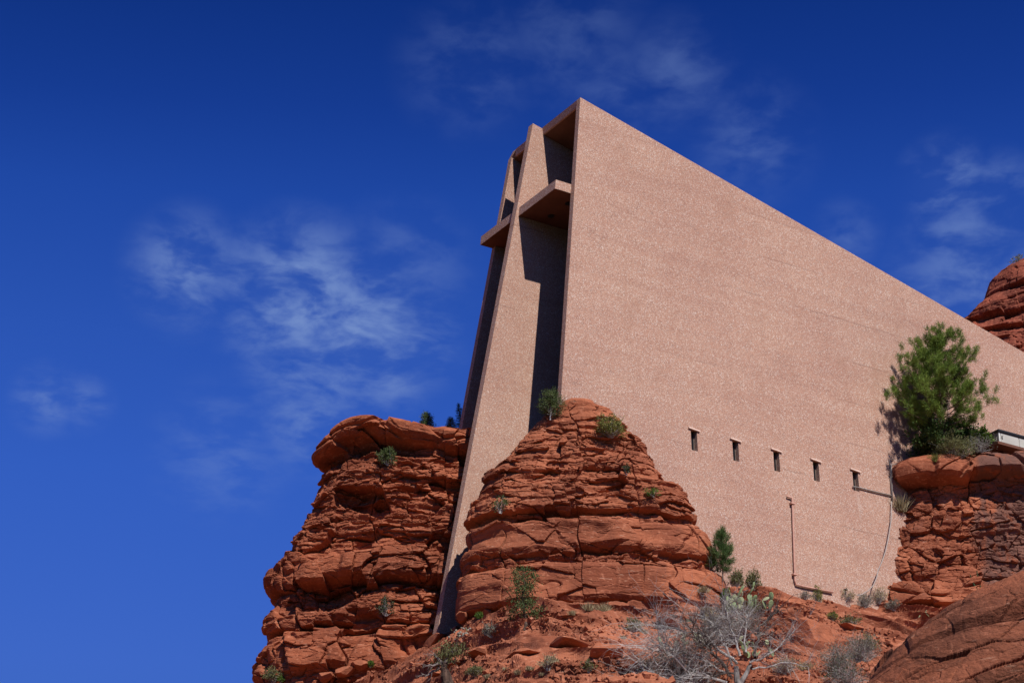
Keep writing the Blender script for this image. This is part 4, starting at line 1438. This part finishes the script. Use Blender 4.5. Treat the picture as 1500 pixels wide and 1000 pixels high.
l = place(660, 999); l = l + Vector((0, -.2, -.3)); s = mpp(l)
root = empty('juniper_snag', l); tag(root, 'twisted half dead juniper with dark trunk and bare grey limbs on the near slope', 'dead tree')
rng = np.random.default_rng(97)
mb = MB()
V2 = lambda px, py, y=0.0: np.array([(px - 656) * s, y, (1004 - py) * s * 1.03])
mb.tube(wig(V2(656, 1012), V2(646, 966), 8, .09, rng), np.linspace(.19, .10, 8), 9)
mb.tube(wig(V2(662, 1010, .05), V2(648, 968, .03), 6, .08, rng), np.linspace(.11, .06, 6), 7)
mb.build('trunk', M['snagbark'], root)
for (a, b, n) in ((V2(646, 968), V2(622, 972, -.2), 5), (V2(645, 966), V2(632, 950, .1), 5), (V2(647, 966), V2(661, 946, -.1), 6), (V2(646, 967), V2(664, 955, .2), 5), (V2(640, 972), V2(618, 985, 0), 4)):
    mb = MB()
    q = wig(a, b, 6, .12, rng); mb.tube(q, np.linspace(.06, .02, 6), 5, False)
    d = (b - a) / np.linalg.norm(b - a)
    for k in range(n): grow(mb, q[rng.integers(2, 6)], d * .6 + unit(1, rng)[0] * .7, .28, .012, 1, rng)
    mb.build('limb', M['snagwood'], root)
C = np.array([V2(652, 952, .1), V2(646, 955, 0), V2(660, 948, -.1), V2(668, 946, .1), V2(640, 962, .2), V2(655, 957, -.2)])
P = np.repeat(C, 130, 0) + rng.normal(size=(780, 3)) * .17
D = unit(780, rng) * .7 + np.array([0, 0, .6])
leafset('crown', P, D / np.linalg.norm(D, axis=1, keepdims=True), .11, .03, M['olive'], root, rng)

# --- grey brush mass round the dead tree and other slope bushes
for i, (px, py, w, h, mt, nl, lb) in enumerate((
        (1075, 940, 110, 56, 'sage', 5200, 'grey brush filling the space behind the dead tree'),
        (992, 992, 120, 46, 'sage', 4200, 'wide tangle of grey brush left of the dead tree'),
        (1228, 988, 60, 52, 'sage', 2200, 'dense grey shrub in the hollow left of the dark slab'),
        (1262, 968, 62, 46, 'sage', 2200, 'grey green shrub with yellow top beside the dark slab'),
        (1240, 1003, 80, 30, 'darkjuniper', 1200, 'dark low shrub at the bottom edge below the dense grey one'),
        (1150, 985, 46, 22, 'straw', 700, 'straw coloured brush right of the dead tree trunk'),
        (1045, 918, 34, 26, 'straw', 900, 'rusty dry brush at the corner of the butte above the dead tree'))):
    l = place(px, py); s = mpp(l)
    make_bush('dry_brush', l, w * s, h * s, 110 + i, lb, mat=mt, leaves=nl, leaf=(.075, .018), stems=110, up=.5, twr=.009, group='grey brush around the dead tree')
l = place(1272, 950); s = mpp(l)
make_bush('leafy_shrub', l, 30 * s, 22 * s, 120, 'yellow green crown of a shrub tucked behind the grey ones by the slab', mat='yellowgreen', leaves=900, leaf=(.07, .022), stems=30)
for i, (px, py, w, h, mt, lb) in enumerate((
        (720, 931, 26, 22, 'sage', 'grey twiggy bush on scree below the butte left corner'), (697, 990, 26, 17, 'olive', 'green and straw bush right of the twisted juniper'),
        (928, 924, 30, 20, 'olive', 'olive bush on scree below the dark hollow of the lowest ledge'), (862, 982, 22, 17, 'olive', 'small olive bush left of the square rock hollow'),
        (803, 979, 34, 20, 'straw', 'wide straw coloured bush at the lower middle of the slope'), (702, 906, 10, 10, 'bright', 'bright green little bush against the shaded boulder'),
        (412, 948 + 52, 10, 8, 'bright', 'speck of green plant at the cliff foot'), (543, 977, 9, 7, 'bright', 'tiny lime green plant among the fallen blocks'),
        (1220, 908, 16, 12, 'yellowgreen', 'small yellow green bush on the slope above the big tilted block'), (1246, 916, 34, 11, 'olive', 'low sprawling olive bush near the tilted block top'))):
    l = place(px, py); s = mpp(l)
    make_bush('slope_bush', l, w * s, h * s, 130 + i, lb, mat=mt, leaves=900, leaf=(.075, .02), stems=40, up=.7, group='bushes scattered on the red slope')
for i, (px, py, w, h, lb) in enumerate((
        (862, 893, 16, 14, 'pale grass tuft just under the lowest ledge, left of the wider one'), (884, 895, 30, 15, 'wide pale grass tuft under the middle of the lowest ledge'),
        (838, 899, 12, 8, 'thin rusty grass tuft on scree left of the pale tufts'), (776, 980, 14, 8, 'low grey grass tuft left of the straw coloured bush'),
        (742, 982, 10, 9, 'small grass tuft on the ledge shelf right of the green and straw bush'), (760, 986, 9, 9, 'second small grass tuft on the ledge shelf beside the straw bush'),
        (795, 988, 9, 6, 'grey grass tuft below the straw coloured bush'), (714, 992, 8, 8, 'grass tuft at the bottom right of the twisted juniper'),
        (942, 927, 14, 9, 'grass tuft touching the olive bush on scree'), (912, 934, 8, 6, 'single small grass tuft on scree under the olive bush'),
        (1180, 980, 34, 16, 'grass tuft in the open red patch right of the dead tree'), (1035, 900, 14, 16, 'dry grass tuft at the right corner of the lowest ledge'), (1030, 868, 22, 10, 'dry grass drooping in the gully on the right flank of the butte'), (1015, 985, 10, 9, 'grass tuft below the hidden prickly pear'))):
    l = place(px, py); s = mpp(l)
    make_grass(l, w * s, h * s, 150 + i, lb, n=200)
# thin ocotillo stalks above the slab
for i, (px, py, tx, ty) in enumerate(((1431, 861, 1423, 838), (1437, 857, 1433, 832))):
    l = place(px, py + 2); s = mpp(l)
    if l.y < 60: l = px_dir(px, py + 2) * 108; s = mpp(l)
    m = MB(); q = wig((0, 0, -.3), ((tx - px) * s, 0, (py - ty) * s), 8, .04, np.random.default_rng(170 + i)); m.tube(q, np.linspace(.05, .025, 8), 5)
    o = m.build('ocotillo_stalk', M['darkjuniper'], None, False, l)
    tag(o, ('leaning' if i == 0 else 'straighter') + ' thin green ocotillo stalk rising above the dark slab', 'ocotillo', 'ocotillo stalks')


# ---------------------------------------------------------------- loose boulders and scree
def make_boulder(loc, size, seed, label, mat='rock', rot=0.0, flat=None, group='fallen blocks on the slope', tiltv=(0, 0)):
    rng = np.random.default_rng(seed)
    n = 22
    # cube sphere, cut by random planes for broken faces
    g = np.linspace(-1, 1, n)
    V, F = [], []
    for ax in range(3):
        for sg in (-1, 1):
            a, b = np.meshgrid(g, g, indexing='ij')
            c = np.full_like(a, sg)
            P = [None] * 3; P[ax] = c; P[(ax + 1) % 3] = a; P[(ax + 2) % 3] = b
            P = np.stack(P, -1).reshape(-1, 3)
            k = len(V) and sum(len(v) for v in V)
            f = grid_faces(n, n) + (k or 0)
            F.append(f if sg > 0 else f[:, ::-1]); V.append(P)
    V = np.concatenate(V); F = np.concatenate(F)
    Dn = V / np.linalg.norm(V, axis=1, keepdims=True)
    r = np.full(len(V), 1.35)
    for k in range(13):
        nv = unit(1, rng)[0]; nv[2] *= .8; nv /= np.linalg.norm(nv)
        h = rng.uniform(.72, 1.0)
        dt = Dn @ nv
        r = np.where(dt > .05, np.minimum(r, h / np.maximum(dt, .05)), r)
    V = Dn * r[:, None]
    V = V * np.array(size)
    V += Dn * (fbm((V + seed * 3.1).astype(np.float32) * 1.6, 4, seed)[:, None] * min(size) * .14)
    o = mesh_obj('boulder', V, F, M[mat])
    o.location = loc; o.rotation_euler = (tiltv[0], tiltv[1], rot)
    tag(o, label, 'boulder', group)
    return o


for i, (px, py, w, h, dpt, tv, lb) in enumerate((
        (1196, 928, 74, 34, 1.3, (.25, .42), 'large smooth tilted red block on the slope right of the dead tree'),
        (888, 950, 54, 22, .8, (0, .05), 'rounded flat topped block with dark underside in the lower middle of the slope'),
        (918, 968, 34, 26, .7, (0, -.1), 'grey stained boulder right of the flat topped block'),
        (705, 956, 36, 12, .7, (.1, -.25), 'flat pale slab propped on the slope right of the dry cactus heap'),
        (668, 968, 32, 14, .6, (0, .1), 'rounded block just right of the twisted juniper crown'),
        (642, 936, 38, 16, .7, (.1, -.5), 'long slab leaning at the very foot of the cross'),
        (670, 921, 12, 14, .35, (0, .1), 'small upright block standing beside the cross foot'),
        (676, 902, 14, 14, .4, (0, 0), 'round boulder in the shade between cross foot and butte'),
        (716, 897, 24, 10, .4, (.1, .2), 'thin broken slabs stacked under the left corner of the butte'),
        (505, 985, 30, 12, .5, (0, -.1), 'broad fallen block at the foot of the cliff'),
        (478, 991, 24, 11, .45, (0, -.2), 'fallen block at the cliff foot left of the broad one'),
        (528, 972, 22, 13, .45, (.1, .3), 'angular fallen block leaning on the cliff base'),
        (511, 996, 7, 6, .15, (0, 0), 'small pale yellowish stone at the bottom edge below the cliff'),
        (770, 957, 46, 12, .8, (0, .02), 'long low bench of rock crossing the middle of the slope'),
        (830, 945, 56, 16, .9, (0, .04), 'broad cracked red bench of rock left of the flat topped block'),
        (985, 915, 44, 12, .7, (0, .45), 'smooth low slab on scree left of the dead tree top'),
        (1250, 920, 40, 12, .7, (0, .1), 'dark undercut ledge block behind the large tilted block'),
        (640, 985, 22, 14, .5, (0, 0), 'squat block behind the left of the twisted juniper'))):
    l = place(px, py); s = mpp(l)
    make_boulder(l + Vector((0, .1, -h * s * .12)), (w * s * .5, dpt, h * s * .5), 300 + i, lb, mat='block', tiltv=tv, rot=random.uniform(-.2, .2))

# scree: small stones strewn over the slope, nobody could count them
rng = np.random.default_rng(400)
SV, SF = [], []
cube = np.array([(x, y, z) for x in (-1, 1) for y in (-1, 1) for z in (-1, 1)], float)
cf = np.array([[0, 1, 3, 2], [4, 6, 7, 5], [0, 4, 5, 1], [2, 3, 7, 6], [0, 2, 6, 4], [1, 5, 7, 3]])
cnt = 0
tries = 0
while cnt < 2000 and tries < 9000:
    tries += 1
    px, py = rng.uniform(400, 1330), rng.uniform(855, 1006)
    loc, nr_, ob = hit(px, py)
    if loc is None or ob != 'hillside': continue
    if fbm(np.array([[px * .012, py * .03, 0.0]], dtype=np.float32), 2, 77)[0] < -.12: continue
    r = .03 * (1 + rng.exponential(.8)); r = min(r, .17)
    A = unit(3, rng); q_, _ = np.linalg.qr(A)
    v = cube * rng.uniform(.5, 1.15, size=(8, 3)) * r * np.array([1.1, .9, .6])
    v = v @ q_.T + np.array(loc)
    SV.append(v); SF.append(cf + cnt * 8); cnt += 1
o = mesh_obj('scree', np.concatenate(SV), np.concatenate(SF), M['soil'])
tag(o, 'loose red stones strewn across the slope below the butte', 'scree', kind='stuff')
